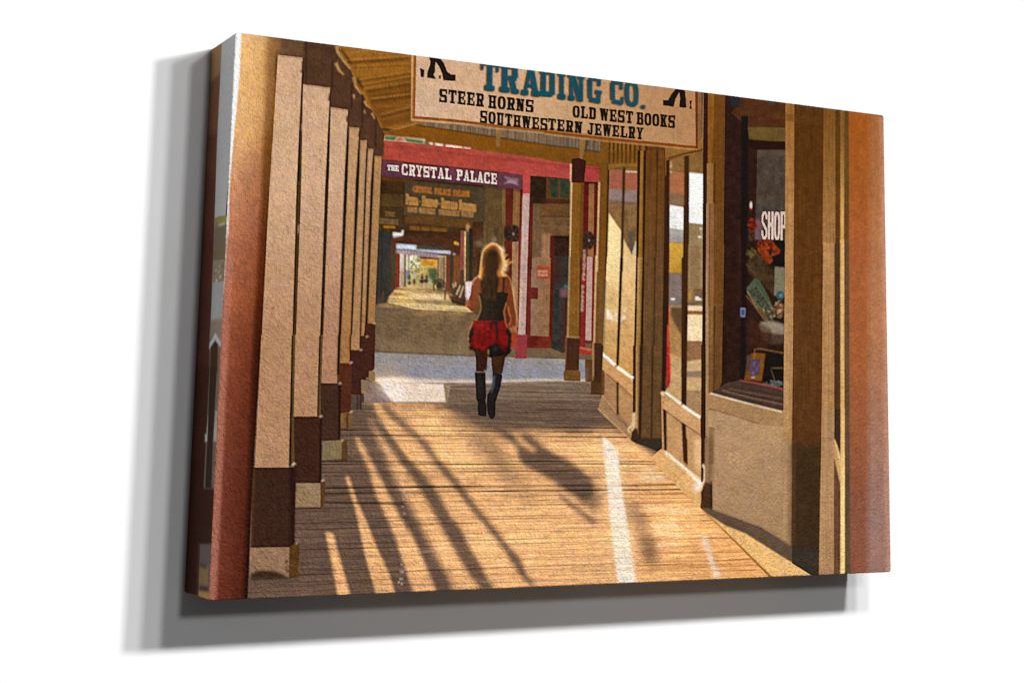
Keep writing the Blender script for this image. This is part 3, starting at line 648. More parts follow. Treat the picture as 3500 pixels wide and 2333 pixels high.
X('M', [(1338, 815), (1508, 1065), (1490, 1600), (1312, 1600)], (246, 222, 166), n=.05, b=1.5); X('M', [(1530, 1155), (1650, 1390), (1660, 1330), (1705, 1180), (1695, 1600), (1520, 1600)], (232, 196, 140), n=.05, b=1.5)
X('M', [(1655, 1340), (1705, 1180), (1690, 1360), (1660, 1400)], (190, 190, 180), b=2)
X('N', [(1312, -10), (1490, -10), (1440, 1440), (1250, 1280)], (244, 218, 162), n=.08, c2=(206, 160, 98), g=[(1400, 0), (1380, 1300)], lab=L_WIN1)
X('N', [(1520, -10), (1705, -10), (1675, 1568), (1560, 1560), (1465, 1440)], (234, 200, 146), n=.08, c2=(206, 158, 98), g=[(1600, 0), (1580, 1400)], lab=L_WIN1)
for p in ([(1300, 690), (1345, 700), (1400, 830), (1390, 850), (1300, 800)], [(1425, 720), (1450, 730), (1445, 860), (1425, 850)], [(1490, 830), (1545, 770), (1570, 800), (1500, 860)], [(1520, 700), (1570, 690), (1560, 730)]): X('N', p, (250, 240, 224), b=3, a=.9)
Bl('N', 1400, 560, 70, 120, 22, 20, [(206, 160, 104), (220, 180, 124), (184, 140, 88)], 41, b=6, a=.5); Bl('N', 1590, 900, 70, 380, 30, 18, [(206, 150, 96), (224, 176, 116), (150, 128, 100)], 42, b=5, a=.45)
Bl('N', 1350, 1000, 60, 220, 18, 20, [(206, 156, 100), (170, 140, 100)], 43, b=6, a=.45)
V('N', 1262, 1300, 1240, 1270, 300, 1280, (96, 82, 64), b=5, a=.8)
V('M', 1522, 1560, 1490, 1520, 205, 1600, (66, 38, 16), b=1); V('N', 1490, 1526, 1436, 1470, 0, 1440, (66, 38, 18), b=1)
# right jamb of bay one
V('M', 1722, 1762, 1700, 1732, -20, 1600, (58, 32, 14)); V('M', 1760, 1805, 1730, 1790, -20, 1600, (158, 112, 46), n=.08); V('M', 1800, 1850, 1780, 1820, -20, 1600, (60, 36, 16), b=2)
V('N', 1700, 1732, 1664, 1702, 0, 1590, (66, 36, 18)); V('N', 1728, 1792, 1700, 1752, 0, 1590, (158, 118, 64), n=.08); V('N', 1728, 1742, 1700, 1712, 0, 1590, (196, 154, 100), b=1); V('N', 1786, 1818, 1748, 1800, 0, 1590, (54, 32, 18), b=2)
# lower part of bay one
X('P', [(385, 100), (800, 440), (810, 900), (770, 1260), (330, 850), (385, 660)], (182, 140, 96), n=.08, lab=L_WIN1)
X('P', [(390, 300), (590, 490), (580, 900), (385, 670)], (170, 130, 90), n=.08)
X('P', [(610, 520), (800, 700), (795, 1000), (740, 1060), (600, 890)], (186, 142, 96), n=.08)
X('P', [(385, 150), (800, 470), (795, 690), (600, 520), (395, 330)], (206, 158, 106), n=.06)
Ln('P', [(440, 380), (600, 510), (790, 690)], 12, (112, 68, 34), b=1.5); Ln('P', [(600, 560), (780, 720)], 8, (150, 104, 60), b=1)
X('P', [(385, 660), (600, 930), (760, 1080), (770, 1260), (330, 850)], (166, 128, 92), n=.08)
Ln('P', [(385, 670), (600, 940), (740, 1070)], 12, (214, 172, 124), b=1.5); Ln('P', [(420, 730), (600, 960), (720, 1080)], 8, (104, 74, 48), b=1.5)
Ln('P', [(330, 850), (520, 1030), (770, 1265)], 14, (206, 166, 116), b=2)
X('P', [(590, 890), (740, 1060), (720, 1090), (590, 950)], (120, 90, 62), b=3, a=.7)
X('P', [(800, 680), (842, 690), (842, 900), (800, 900)], (76, 42, 18), lab=L_WIN1)
V('P', 576, 606, 578, 606, 490, 930, (62, 34, 18), b=1.5)
V('P', 798, 842, 795, 835, 0, 900, (76, 42, 18)); V('P', 842, 892, 835, 885, 0, 1260, (156, 114, 66), n=.08); V('P', 842, 856, 836, 850, 0, 1150, (206, 164, 112), b=1)
X('P', [(790, 900), (835, 900), (830, 1080), (800, 1140), (740, 1170), (720, 1130), (780, 1040)], (224, 190, 144), b=2); Bl('P', 775, 1110, 40, 50, 10, 10, [(250, 236, 210), (150, 104, 60)], 8, b=1.5)
X('P', [(770, 1265), (800, 1150), (850, 1100), (900, 1290), (850, 1310)], (70, 48, 32), b=2, n=.15)
Ln('P', [(384, 110), (560, 265)], 34, (255, 246, 226), w2=44, b=2); Ln('P', [(585, 290), (800, 440)], 44, (255, 244, 220), w2=40, b=2)
X('N', [(1128, 1140), (1240, 1150), (1240, 1600), (1125, 1600)], (72, 44, 26), n=.1, lab=L_COL)
X('P', [(262, 0), (400, 0), (385, 330), (415, 400), (412, 640), (240, 655), (238, 490), (258, 480)], (72, 44, 26), n=.1, lab=L_COL)
X('P', [(238, 490), (400, 500), (410, 660), (236, 655)], (84, 56, 32), n=.1, lab=L_COL); Ln('P', [(268, 0), (262, 470)], 8, (170, 130, 90), b=1)
V('P', 376, 412, 385, 412, 330, 650, (110, 74, 42), b=2)
V('N', 1120, 1134, 1122, 1134, 1135, 1600, (190, 150, 110), b=1)
# recessed wall between the bays
V('M', 1840, 2100, 1810, 2075, -20, 1600, (112, 70, 28), n=.1, c2=(110, 76, 42), g=[(1900, 300), (1900, 1500)]); V('M', 1978, 1996, 1960, 1972, -20, 1600, (64, 36, 16), b=2); V('M', 2085, 2160, 2070, 2145, -20, 1600, (66, 38, 18), b=2)
V('N', 1812, 2080, 1790, 2060, 0, 1590, (110, 76, 42), n=.1, c2=(104, 76, 46), g=[(1900, 0), (1900, 1100)]); V('N', 1946, 1962, 1926, 1940, 0, 1590, (60, 36, 18), b=2); V('N', 2072, 2138, 2048, 2112, 0, 1590, (50, 30, 18), b=2)
X('P', [(926, 0), (1195, 0), (1190, 1440), (880, 1300)], (104, 76, 46), n=.12); V('P', 1050, 1072, 1035, 1055, 0, 1300, (58, 36, 20), b=2); V('P', 885, 935, 868, 905, 0, 1290, (56, 34, 20), b=2)
X('P', [(770, 1255), (880, 1270), (1180, 1300), (1200, 1455), (1050, 1385), (900, 1325)], (62, 50, 42), n=.1, b=1.5)
X('L', [(150, -10), (490, -10), (485, 145), (380, 90), (230, 45)], (60, 48, 38), n=.12, b=1.5)

# ---- second shop window bay
X('Q', [(40, 600), (440, 560), (440, 900), (40, 900)], (146, 104, 50), n=.08)
X('F', [(1640, 1400), (2060, 1400), (2150, 1300), (2150, 1590), (1640, 1590)], (152, 108, 52), n=.08)
X('Q', [(70, 740), (430, 660), (430, 1600), (70, 1600)], (140, 104, 58), n=.1, lab=L_WIN2)
X('Q', [(85, 860), (240, 870), (235, 1110), (85, 1090)], (172, 110, 74), n=.06, lab=L_WIN2); X('Q', [(85, 1070), (235, 1100), (235, 1235), (85, 1205)], (138, 108, 78), b=3)
X('Q', [(85, 1203), (233, 1230), (230, 1480), (82, 1450)], (242, 238, 234), b=1, n=.03)
X('Q', [(285, 870), (432, 884), (430, 1395), (282, 1390)], (250, 248, 244), b=1, n=.02, lab=L_WIN2)
El('Q', 98, 790, 10, 40, (220, 180, 120), b=3); Ln('Q', [(85, 858), (110, 866)], 8, (250, 240, 220), b=1.5)
for p, c in (([(185, 10), (385, 40), (380, 330), (185, 310)], (240, 236, 234)), ([(185, 310), (380, 340), (378, 510), (185, 500)], (160, 154, 148)), ([(185, 500), (376, 515), (372, 915), (182, 905)], (206, 162, 68)),
             ([(182, 905), (372, 915), (366, 1375), (175, 1365)], (134, 118, 112)), ([(175, 1365), (366, 1375), (360, 1600), (170, 1600)], (112, 84, 52)), ([(445, -40), (636, -40), (636, 265), (445, 245)], (248, 246, 244)),
             ([(445, 240), (636, 265), (634, 570), (440, 560)], (152, 128, 92)), ([(440, 560), (634, 570), (634, 1140), (432, 1130)], (146, 118, 80)), ([(432, 1130), (632, 1140), (632, 1350), (430, 1350)], (126, 100, 70)),
             ([(430, 1350), (632, 1350), (632, 1425), (428, 1420)], (238, 214, 180)), ([(428, 1420), (632, 1425), (632, 1490), (428, 1480)], (152, 104, 60)), ([(428, 1480), (632, 1480), (632, 1600), (428, 1600)], (242, 224, 190))):
    X('R', p, c, n=.08, b=2, lab=L_WIN2)
X('R', [(185, 320), (380, 350), (376, 430), (185, 400)], (196, 188, 176), b=6, a=.6); X('R', [(182, 800), (370, 800), (370, 915), (182, 905)], (176, 128, 44), b=8, a=.6)
for x_, y_, w_ in ((610, 320, 16), (600, 430, 30), (575, 1265, 50), (235, 1262, 30), (560, 1240, 30)): El('R', x_, y_, w_, 12, (250, 246, 236), b=2)
X('R', [(430, 1130), (500, 1130), (500, 1290), (428, 1280)], (196, 150, 76), b=6, a=.7); Ln('R', [(178, 1362), (364, 1370)], 10, (226, 214, 200), b=1.5)
V('R', 445, 460, 440, 455, 560, 1100, (176, 150, 110), b=3); V('R', 600, 634, 600, 634, 280, 1100, (176, 152, 118), b=5, a=.6)
for p, c in (([(170, -20), (362, -20), (356, 700), (200, 640), (180, 300)], (176, 134, 84)), ([(190, 620), (356, 680), (350, 1300), (130, 1130), (200, 1000)], (200, 166, 116)), ([(430, 100), (632, 100), (630, 460), (425, 460)], (242, 218, 178)),
             ([(425, 450), (630, 450), (628, 705), (422, 730)], (148, 108, 74)), ([(422, 725), (628, 690), (628, 860), (420, 860)], (208, 174, 128)), ([(420, 855), (628, 860), (628, 935), (420, 935)], (152, 126, 104)),
             ([(420, 930), (626, 935), (624, 1120), (418, 1120)], (204, 168, 122)), ([(418, 1120), (624, 1120), (615, 1480), (412, 1330)], (172, 136, 98))):
    X('S', p, c, n=.08, b=2, lab=L_WIN2)
X('S', [(200, 0), (362, 0), (360, 400), (280, 260), (210, 120)], (104, 78, 50), b=3, n=.1)
Bl('S', 290, 500, 60, 160, 16, 16, [(196, 150, 90), (150, 120, 78), (214, 180, 124)], 51, b=5, a=.5); Bl('S', 270, 850, 60, 220, 20, 18, [(160, 150, 130), (206, 178, 130), (184, 140, 90)], 52, b=5, a=.45)
X('S', [(155, -20), (182, -20), (172, 300), (175, 520), (205, 540), (185, 620), (200, 660), (205, 860), (195, 1000), (180, 1080), (140, 1040), (150, 640)], (176, 46, 44), b=2, n=.12)
Ln('S', [(180, -20), (170, 300), (172, 510), (200, 535), (180, 610), (200, 660), (203, 900)], 11, (250, 92, 50), b=1.5)
Ln('Q', [(50, 735), (230, 690), (425, 640)], 26, (84, 50, 22), b=2)
V('Q', 50, 86, 45, 80, 730, 1600, (60, 34, 18), b=1); V('R', 130, 188, 105, 176, 0, 1600, (58, 32, 18), b=1); V('S', 105, 160, 82, 130, -30, 1120, (48, 28, 20), b=1)
V('Q', 236, 286, 232, 284, 690, 1600, (68, 42, 20), b=1); V('R', 382, 446, 364, 428, 0, 1600, (66, 40, 20), b=1); V('S', 364, 430, 350, 412, -20, 1310, (58, 34, 20), b=1)
V('N', 2310, 2352, 2310, 2352, 0, 1600, (66, 40, 20), b=1)
# right jamb of bay two, running up beside the sign
V('Q', 428, 476, 428, 476, 20, 1600, (56, 30, 18)); V('Q', 470, 560, 470, 550, 40, 1600, (140, 94, 34), n=.08, c2=(156, 116, 76), g=[(500, 300), (500, 1300)]); V('Q', 476, 492, 476, 492, 400, 1600, (180, 138, 88), b=3, a=.7)
V('Q', 540, 680, 530, 665, 50, 1600, (112, 70, 26), n=.1); V('Q', 545, 560, 535, 550, 50, 1600, (80, 48, 18), b=2)
V('R', 636, 686, 630, 680, -20, 1600, (56, 28, 18)); V('R', 684, 724, 672, 716, -20, 1600, (168, 130, 94), n=.06); V('R', 722, 790, 712, 784, -20, 1600, (138, 98, 58), n=.08); V('R', 786, 940, 780, 915, -20, 1600, (116, 76, 34), n=.1); V('R', 720, 730, 712, 722, -20, 1600, (90, 54, 30), b=1.5)
V('S', 630, 680, 622, 672, -20, 1600, (52, 28, 18)); V('S', 674, 716, 668, 714, -20, 1600, (168, 132, 94), n=.06); V('S', 714, 785, 712, 776, -20, 1200, (140, 102, 62), n=.08); V('S', 784, 912, 776, 885, -20, 1130, (112, 76, 40), n=.1); V('S', 782, 800, 776, 790, -20, 1150, (70, 42, 22), b=2)
# lower part of bay two
X('P', [(1175, 640), (1700, 980), (1710, 1600), (1540, 1600), (1190, 1440)], (194, 150, 104), n=.08, lab=L_WIN2)
X('L', [(490, -10), (900, -10), (900, 500), (490, 120)], (194, 150, 104), n=.08, lab=L_WIN2)
V('P', 1196, 1246, 1212, 1252, 850, 1420, (60, 34, 20), b=1.5); Ln('P', [(1190, 860), (1205, 1420)], 10, (206, 162, 110), b=1)
V('P', 1448, 1504, 1478, 1530, 1030, 1600, (62, 36, 18), b=1.5); V('L', 700, 746, 715, 748, -10, 290, (66, 38, 20), b=1.5)
X('P', [(1640, 1250), (1710, 1290), (1710, 1600), (1620, 1600)], (226, 186, 134), b=8, a=.8); X('L', [(820, 0), (888, 0), (888, 330), (830, 320)], (228, 190, 138), b=8, a=.8)
X('P', [(1175, 630), (1440, 790), (1700, 970), (1702, 1195), (1440, 1020), (1195, 840)], (208, 162, 112), n=.06)
Ln('P', [(1200, 850), (1440, 1025), (1700, 1198)], 12, (104, 60, 28), b=1.5); Bl('P', 1205, 730, 20, 80, 9, 8, [(150, 96, 60), (176, 130, 90)], 9, b=1.5)
El('P', 1195, 640, 26, 26, (236, 204, 160), b=2)
Ln('P', [(1225, 625), (1440, 780)], 30, (255, 244, 224), w2=38, b=2); Ln('P', [(1455, 800), (1700, 965)], 36, (255, 242, 220), w2=40, b=2)
V('P', 1712, 1776, 1712, 1770, -10, 1600, (58, 32, 20)); V('P', 1774, 1816, 1770, 1812, -10, 1600, (168, 134, 96), n=.06); V('P', 1812, 1880, 1810, 1870, -10, 640, (124, 88, 52), n=.08)
X('L', [(480, 100), (545, 125), (720, 280), (890, 400), (905, 500), (880, 710), (620, 455), (360, 195)], (224, 176, 118), n=.07)
Ln('L', [(520, 130), (720, 290), (895, 470)], 22, (255, 244, 226), w2=34, b=3); Ln('L', [(540, 110), (735, 270), (850, 350)], 20, (196, 148, 98), b=3); El('L', 855, 490, 40, 40, (252, 240, 226), b=10, a=.9)
Bl('L', 680, 380, 120, 80, 16, 6, [(176, 124, 76), (150, 96, 60)], 61, b=1.5)
V('L', 890, 942, 888, 935, -10, 440, (66, 38, 24)); Ln('L', [(905, 260), (930, 300), (925, 420), (890, 480)], 26, (236, 210, 170), w2=20, b=2)

# ---- rendered wall under the third window, kerb and dark recess
X('P', [(1816, 640), (2400, 640), (2400, 1600), (1816, 1600)], (182, 147, 110), n=.06)
X('S', [(700, 1370), (1740, 1370), (1740, 1800), (700, 1800)], (182, 147, 110), n=.06)
X('L', [(936, -10), (1826, -10), (1812, 1110), (1500, 905), (1000, 730), (950, 600)], (182, 147, 110), n=.06, c2=(170, 136, 102), g=[(1300, 0), (1300, 900)])
V('P', 1812, 1884, 1810, 1880, 820, 1600, (128, 96, 64), b=5, a=.8); V('L', 940, 1010, 945, 1000, -10, 720, (126, 94, 62), b=6, a=.8); V('L', 930, 956, 930, 950, -10, 440, (150, 118, 86), b=1.5)
V('L', 1716, 1826, 1712, 1815, -10, 1100, (172, 138, 98), b=3, a=.8)
X('L', [(884, 545), (950, 440), (1000, 470), (1002, 720), (900, 705)], (76, 50, 32), b=2, n=.15); Ln('L', [(992, 430), (996, 720)], 14, (40, 24, 18), b=2)
X('L', [(884, 700), (1000, 715), (1500, 900), (1812, 1090), (2115, 1110), (2100, 1410), (2020, 1410), (1340, 965), (1150, 890), (960, 770)], (102, 82, 66), n=.1, b=4)
X('L', [(884, 704), (960, 770), (1150, 890), (1340, 962), (1700, 1190), (2030, 1390), (2040, 1460), (1630, 1480), (1620, 1410), (1220, 1020)], (232, 186, 122), n=.06, b=1, tex='s', tn=.05)
Ln('L', [(900, 720), (1220, 1030), (1620, 1415)], 14, (206, 142, 70), b=2, a=.7)
V('L', 1826, 2120, 1826, 2112, -10, 1100, (74, 52, 30), n=.12, c2=(66, 54, 42), g=[(1900, 0), (1900, 1100)]); X('L', [(1822, 1100), (2110, 1104), (2096, 1410), (2030, 1400), (1822, 1270)], (62, 54, 44), n=.12)
Ln('L', [(1815, 1100), (2110, 1100)], 14, (44, 34, 26), b=3)

# ---- third window with its curios
X('Q', [(655, 80), (1290, 150), (1290, 1600), (640, 1600)], (50, 28, 22), n=.2, lab=L_WIN3)
X('R', [(930, -20), (1745, -20), (1735, 1600), (905, 1600)], (48, 28, 20), n=.25, lab=L_WIN3)
X('S', [(905, -20), (1730, -20), (1712, 1120), (850, 1090), (890, 1000)], (46, 28, 20), n=.25, lab=L_WIN3)
X('Q', [(810, 100), (1285, 160), (1280, 400), (880, 400), (720, 260)], (84, 48, 26), n=.15); X('Q', [(690, 85), (812, 100), (806, 205), (730, 210)], (44, 44, 46), b=2)
El('Q', 1140, 160, 34, 14, (60, 66, 70), b=2)
X('Q', [(880, 402), (1280, 408), (1278, 552), (1100, 550), (900, 525)], (108, 84, 42), n=.12, b=1); X('Q', [(890, 540), (1280, 556), (1278, 640), (985, 640), (900, 600)], (42, 20, 16), b=2)
V('Q', 820, 890, 820, 885, 290, 1600, (24, 22, 24), b=2)
X('Q', [(985, 640), (1278, 640), (1276, 1600), (965, 1600)], (80, 68, 56), n=.18); X('Q', [(985, 640), (1278, 640), (1277, 700), (985, 700)], (96, 78, 60), b=5, a=.7)
Bl('Q', 1080, 800, 60, 140, 16, 14, [(104, 92, 84), (92, 62, 54), (70, 60, 54)], 71, b=3, a=.7)
El('Q', 920, 1205, 13, 40, (224, 206, 190), b=1); El('Q', 918, 1250, 14, 14, (130, 24, 20), b=2)
V('R', 1155, 1222, 1155, 1220, -10, 1600, (26, 20, 22), b=2); V('S', 1150, 1220, 1130, 1210, -10, 960, (28, 22, 22), b=2); V('R', 1110, 1130, 1110, 1130, 200, 1570, (64, 34, 20), b=3)
X('R', [(1345, -20), (1740, -20), (1738, 475), (1340, 468)], (78, 68, 60), n=.2, b=1)
X('R', [(1345, 170), (1430, 230), (1440, 468), (1340, 466)], (120, 84, 86), b=3, n=.15); X('R', [(1345, 300), (1435, 330), (1435, 460), (1340, 460)], (104, 88, 90), b=3)
Bl('R', 1290, 270, 46, 80, 26, 20, [(160, 52, 24), (120, 30, 20), (60, 24, 20), (176, 80, 30)], 72, b=1.5); Bl('R', 1285, 400, 40, 60, 14, 18, [(80, 56, 24), (50, 36, 20)], 73, b=2)
qd = [(1426, 90), (1752, 92), (1752, 476), (1422, 460)]
text('R', 'SHOP', [(x_ - 9, y_ + 5) for x_, y_ in qd], (112, 26, 24), gap=.12, glyphs=THIN, b=2); text('R', 'SHOP', qd, (216, 194, 180), gap=.14, glyphs=THIN, bold=4)
X('R', [(1340, 470), (1738, 480), (1735, 830), (1590, 820), (1480, 700), (1350, 600)], (24, 24, 22), n=.2, b=2)
Bl('R', 1480, 570, 110, 90, 70, 26, [(150, 60, 22), (124, 48, 18), (170, 76, 28), (84, 32, 16)], 74, b=1.5); Bl('R', 1490, 710, 60, 70, 34, 24, [(152, 68, 24), (120, 50, 18)], 75, b=1.5); Bl('R', 1600, 620, 50, 50, 26, 20, [(170, 64, 24), (120, 44, 18)], 76, b=1.5)
Bl('R', 1560, 640, 40, 30, 8, 16, [(40, 48, 50), (24, 24, 24)], 77, b=2)
X('R', [(1225, 760), (1340, 620), (1480, 760), (1580, 880), (1580, 1200), (1390, 1000), (1330, 985), (1240, 900)], (74, 56, 36), n=.3, b=2)
Bl('R', 1290, 650, 60, 60, 18, 18, [(84, 72, 36), (36, 30, 20), (110, 90, 50)], 78, b=2)
Ln('R', [(1215, 790), (1300, 890), (1350, 960)], 8, (120, 88, 60), b=1.5, a=.8); Ln('R', [(1215, 1215), (1350, 1380), (1480, 1568)], 10, (134, 94, 66), b=1.5)
X('R', [(1225, 1110), (1330, 985), (1390, 1005), (1520, 1240), (1600, 1440), (1570, 1568), (1500, 1568), (1330, 1330), (1240, 1190)], (92, 94, 72), n=.2, b=1)
X('R', [(1310, 1000), (1390, 1010), (1520, 1240), (1500, 1260), (1370, 1090)], (62, 84, 60), b=2, a=.8); Ln('R', [(1228, 1150), (1340, 1350), (1500, 1568)], 14, (150, 128, 76), b=2)
dv = np.array([282, 420.]) / 9.; pv = np.array([86, -58.])
for i, ch in enumerate('TOMBSTONE'):
    o_ = np.array([1262, 1150.]) + dv * i
    text('R', ch, [tuple(o_ + pv), tuple(o_ + pv + dv * .8), tuple(o_ + dv * .8), tuple(o_)], (34, 48, 40), b=.6)
X('R', [(1600, 828), (1736, 838), (1730, 1215), (1590, 1215)], (130, 122, 100), n=.1, b=1); El('R', 1675, 1210, 54, 62, (40, 92, 98), b=2, n=.3); El('R', 1680, 1215, 20, 20, (150, 120, 110), b=2)
X('R', [(1590, 1270), (1735, 1280), (1732, 1330), (1600, 1320)], (24, 28, 30), b=3)
Bl('R', 1660, 1400, 66, 110, 36, 16, [(150, 110, 80), (104, 30, 26), (70, 48, 32), (140, 84, 34), (180, 160, 130)], 79, b=1.5)
X('R', [(1142, 1380), (1208, 1384), (1200, 1502), (1142, 1496)], (150, 150, 176), b=1); X('R', [(1150, 1395), (1198, 1398), (1194, 1485), (1150, 1480)], (62, 78, 130), b=1)
X('S', [(1380, 240), (1420, 195), (1560, 180), (1725, 230), (1725, 370), (1600, 380), (1430, 330)], (146, 130, 112), n=.14, b=3); X('S', [(1420, 330), (1725, 370), (1720, 480), (1560, 500), (1400, 400)], (86, 64, 52), b=5, n=.2)
Bl('S', 1560, 60, 140, 70, 34, 14, [(150, 120, 86), (60, 40, 26), (120, 40, 30), (170, 150, 120), (90, 90, 50)], 80, b=1.5); X('S', [(1340, 20), (1420, 0), (1500, 160), (1470, 180)], (110, 82, 52), b=2)
X('S', [(1430, 620), (1725, 620), (1720, 1060), (1430, 1000)], (24, 22, 20), n=.2, b=3); X('S', [(1220, 120), (1560, 300), (1560, 500), (1360, 560), (1230, 560)], (68, 38, 26), b=6, n=.2, a=.7)
X('S', [(1290, 610), (1475, 622), (1452, 800), (1425, 985), (1190, 972), (1225, 780)], (132, 82, 28), b=1, n=.15); X('S', [(1290, 690), (1412, 695), (1388, 905), (1262, 912)], (80, 64, 84), b=1, n=.3); X('S', [(1225, 640), (1290, 640), (1270, 850), (1215, 860)], (84, 66, 60), b=2)
for cx_, cy_ in ((1320, 760), (1360, 820), (1310, 880)): El('S', cx_, cy_, 16, 34, (120, 96, 126), b=3)
El('S', 1310, 940, 30, 6, (206, 200, 196), b=1)
Ln('S', [(1332, 680), (1330, 560), (1400, 552), (1715, 612)], 12, (150, 112, 60), b=1.5); Ln('S', [(1550, 810), (1640, 812), (1715, 812)], 9, (150, 110, 50), b=1.5); Ln('S', [(1550, 830), (1600, 980)], 7, (130, 104, 80), b=1.5)
Bl('S', 1580, 1020, 140, 34, 34, 12, [(124, 136, 134), (90, 100, 96), (60, 60, 56)], 81, b=1.5)
# stepped sill and shelf of window three
X('S', [(840, 1085), (960, 1010), (1130, 975), (1400, 1020), (1714, 1090), (1710, 1400), (1400, 1330), (1160, 1265), (735, 1145)], (78, 58, 48), n=.14)
Ln('S', [(1135, 976), (1400, 1022), (1712, 1092)], 12, (190, 92, 92), b=1.5)
for p, w, c in (([(985, 1090), (1300, 1150), (1712, 1225)], 10, (124, 96, 80)), ([(900, 1110), (1300, 1215), (1712, 1300)], 14, (140, 110, 90)), ([(1000, 1120), (1712, 1270)], 10, (50, 34, 28)), ([(1050, 1060), (1712, 1180)], 10, (58, 38, 32))): Ln('S', p, w, c, b=2)
X('S', [(722, 1150), (1160, 1272), (1400, 1335), (1714, 1405), (1714, 1600), (1400, 1570), (1050, 1450), (715, 1355)], (168, 132, 92), n=.07)
Ln('S', [(735, 1150), (900, 1195), (1160, 1265), (1400, 1325), (1700, 1398)], 18, (238, 216, 184), b=2); Ln('S', [(715, 1355), (1050, 1450), (1400, 1565)], 10, (118, 74, 38), b=2)
X('S', [(715, 1365), (1050, 1462), (1350, 1565), (1350, 1600), (700, 1600)], (182, 147, 110), n=.06)

# ---- frame, dark panel and the columns at the right edge
V('Q', 1275, 1370, 1272, 1362, 140, 1600, (152, 104, 50), n=.08, c2=(178, 132, 84), g=[(1300, 200), (1300, 1500)]); V('R', 1744, 1858, 1728, 1848, -20, 1600, (182, 136, 88), n=.07); V('S', 1728, 1850, 1714, 1838, -20, 1790, (180, 138, 92), n=.07)
V('Q', 1280, 1300, 1274, 1290, 150, 1600, (172, 124, 66), b=3, a=.6)
V('Q', 1365, 1672, 1360, 1662, 150, 1600, (92, 56, 20), n=.12); V('R', 1856, 2250, 1846, 2240, -20, 1600, (98, 60, 24), n=.12); V('S', 1848, 2245, 1832, 2228, -20, 1790, (96, 60, 28), n=.12)
X('T', [(180, -10), (440, -10), (428, 500), (175, 500)], (94, 58, 28), n=.12, b=6); X('T', [(175, 300), (435, 300), (425, 1215), (160, 1215)], (66, 48, 28), n=.12, b=16, a=.9)
V('L', 1826, 1860, 1824, 1850, -10, 1090, (92, 62, 38), b=3, a=.7)
V('Q', 1664, 1800, 1655, 1790, 180, 1600, (128, 86, 36), n=.09, c2=(166, 122, 74), g=[(1700, 300), (1700, 1500)]); V('Q', 1785, 1838, 1785, 1836, 200, 1600, (96, 62, 24), b=2, n=.1)
V('Q', 1838, 1882, 1836, 1878, 220, 1600, (138, 98, 44), n=.07, c2=(214, 166, 96), g=[(1860, 500), (1860, 1300)], b=1); V('Q', 1880, 1930, 1876, 1922, 230, 1600, (104, 74, 40), n=.1, b=1)
V('n', 2813, 2853, 2809, 2852, 830, 1400, (178, 134, 88), n=.08); V('n', 2853, 2873, 2852, 2874, 830, 1400, (84, 58, 34), b=1.5, n=.1); V('n', 2872, 2887, 2873, 2888, 820, 1400, (222, 176, 112), b=1, n=.05); V('n', 2886, 2902, 2887, 2904, 820, 1400, (104, 80, 56), b=1.5, n=.1)
V('T', 440, 556, 418, 552, -10, 1475, (178, 138, 98), n=.07); V('T', 428, 445, 415, 425, 600, 1475, (190, 148, 104), b=2, a=.6)
V('T', 556, 612, 552, 612, -10, 420, (66, 48, 34), b=1, n=.12); V('T', 552, 612, 552, 612, 420, 1475, (104, 74, 52), b=2, n=.1)
X('T', [(552, 250), (575, 300), (600, 380), (612, 420), (612, 680), (590, 600), (570, 500), (550, 420)], (206, 162, 108), b=2, n=.06); Ln('T', [(556, 270), (590, 380), (612, 520)], 8, (236, 200, 150), b=1.5)
V('T', 610, 650, 608, 650, -10, 1475, (228, 182, 116), n=.05, b=1, c2=(250, 212, 144), g=[(630, 0), (630, 900)]); V('T', 650, 694, 650, 694, -10, 1475, (98, 78, 60), n=.1, b=1.5)
# blurred rust column at the right edge
V('n', 2901, 2975, 2902, 2974, 300, 900, (166, 94, 34), n=.07, c2=(168, 98, 54), g=[(2930, 450), (2930, 850)], b=1, lab=L_BIGPOST + 1, tn=.01)
V('n', 2970, 3060, 2970, 3060, 330, 900, (170, 110, 64), n=.06, c2=(180, 122, 82), g=[(2990, 500), (2990, 850)], b=10, lab=L_BIGPOST + 1, tn=.01)
V('n', 2902, 2973, 2906, 2968, 890, 1960, (168, 100, 58), n=.07, c2=(142, 90, 68), g=[(2940, 1200), (2940, 1750)], b=1, lab=L_BIGPOST + 1, tn=.01)
V('n', 2968, 3080, 2965, 3080, 890, 1990, (182, 124, 86), n=.05, c2=(158, 122, 110), g=[(2990, 1100), (2990, 1700)], b=10, lab=L_BIGPOST + 1, tn=.01)
V('n', 3005, 3090, 3030, 3090, 400, 1990, (206, 156, 130), b=8, a=.5)
X('n', [(2640, 380), (2810, 402), (2810, 430), (2640, 405)], (100, 66, 28), b=4, a=.5)

# ---- hanging shop sign, cut off by the top of the canvas
X('E', [(575, 60), (2352, 300), (2352, 1180), (1700, 1115), (570, 1030)], (186, 150, 112), n=.05, lab=L_SIGN)
X('F', [(0, 300), (2120, 520), (2140, 640), (2130, 1260), (2060, 1420), (1000, 1310), (0, 1200)], (170, 124, 72), n=.05, lab=L_SIGN)
X('E', [(590, 60), (2352, 280), (2352, 1150), (1700, 1090), (620, 970)], (212, 178, 150), n=.04, c2=(208, 168, 128), g=[(700, 900), (2300, 500)])
X('F', [(-4, 280), (2030, 540), (2035, 1370), (1000, 1260), (-4, 1130)], (206, 166, 126), n=.04, c2=(182, 136, 94), g=[(0, 900), (1950, 900)])
X('E', [(700, 180), (1480, 270), (1480, 560), (700, 500)], (210, 170, 130), b=20, a=.6)
V('E', 598, 640, 578, 622, 60, 1000, (150, 92, 28), n=.08, lab=L_SIGN); V('E', 580, 600, 568, 580, 100, 1030, (206, 160, 110), b=1, lab=L_SIGN)
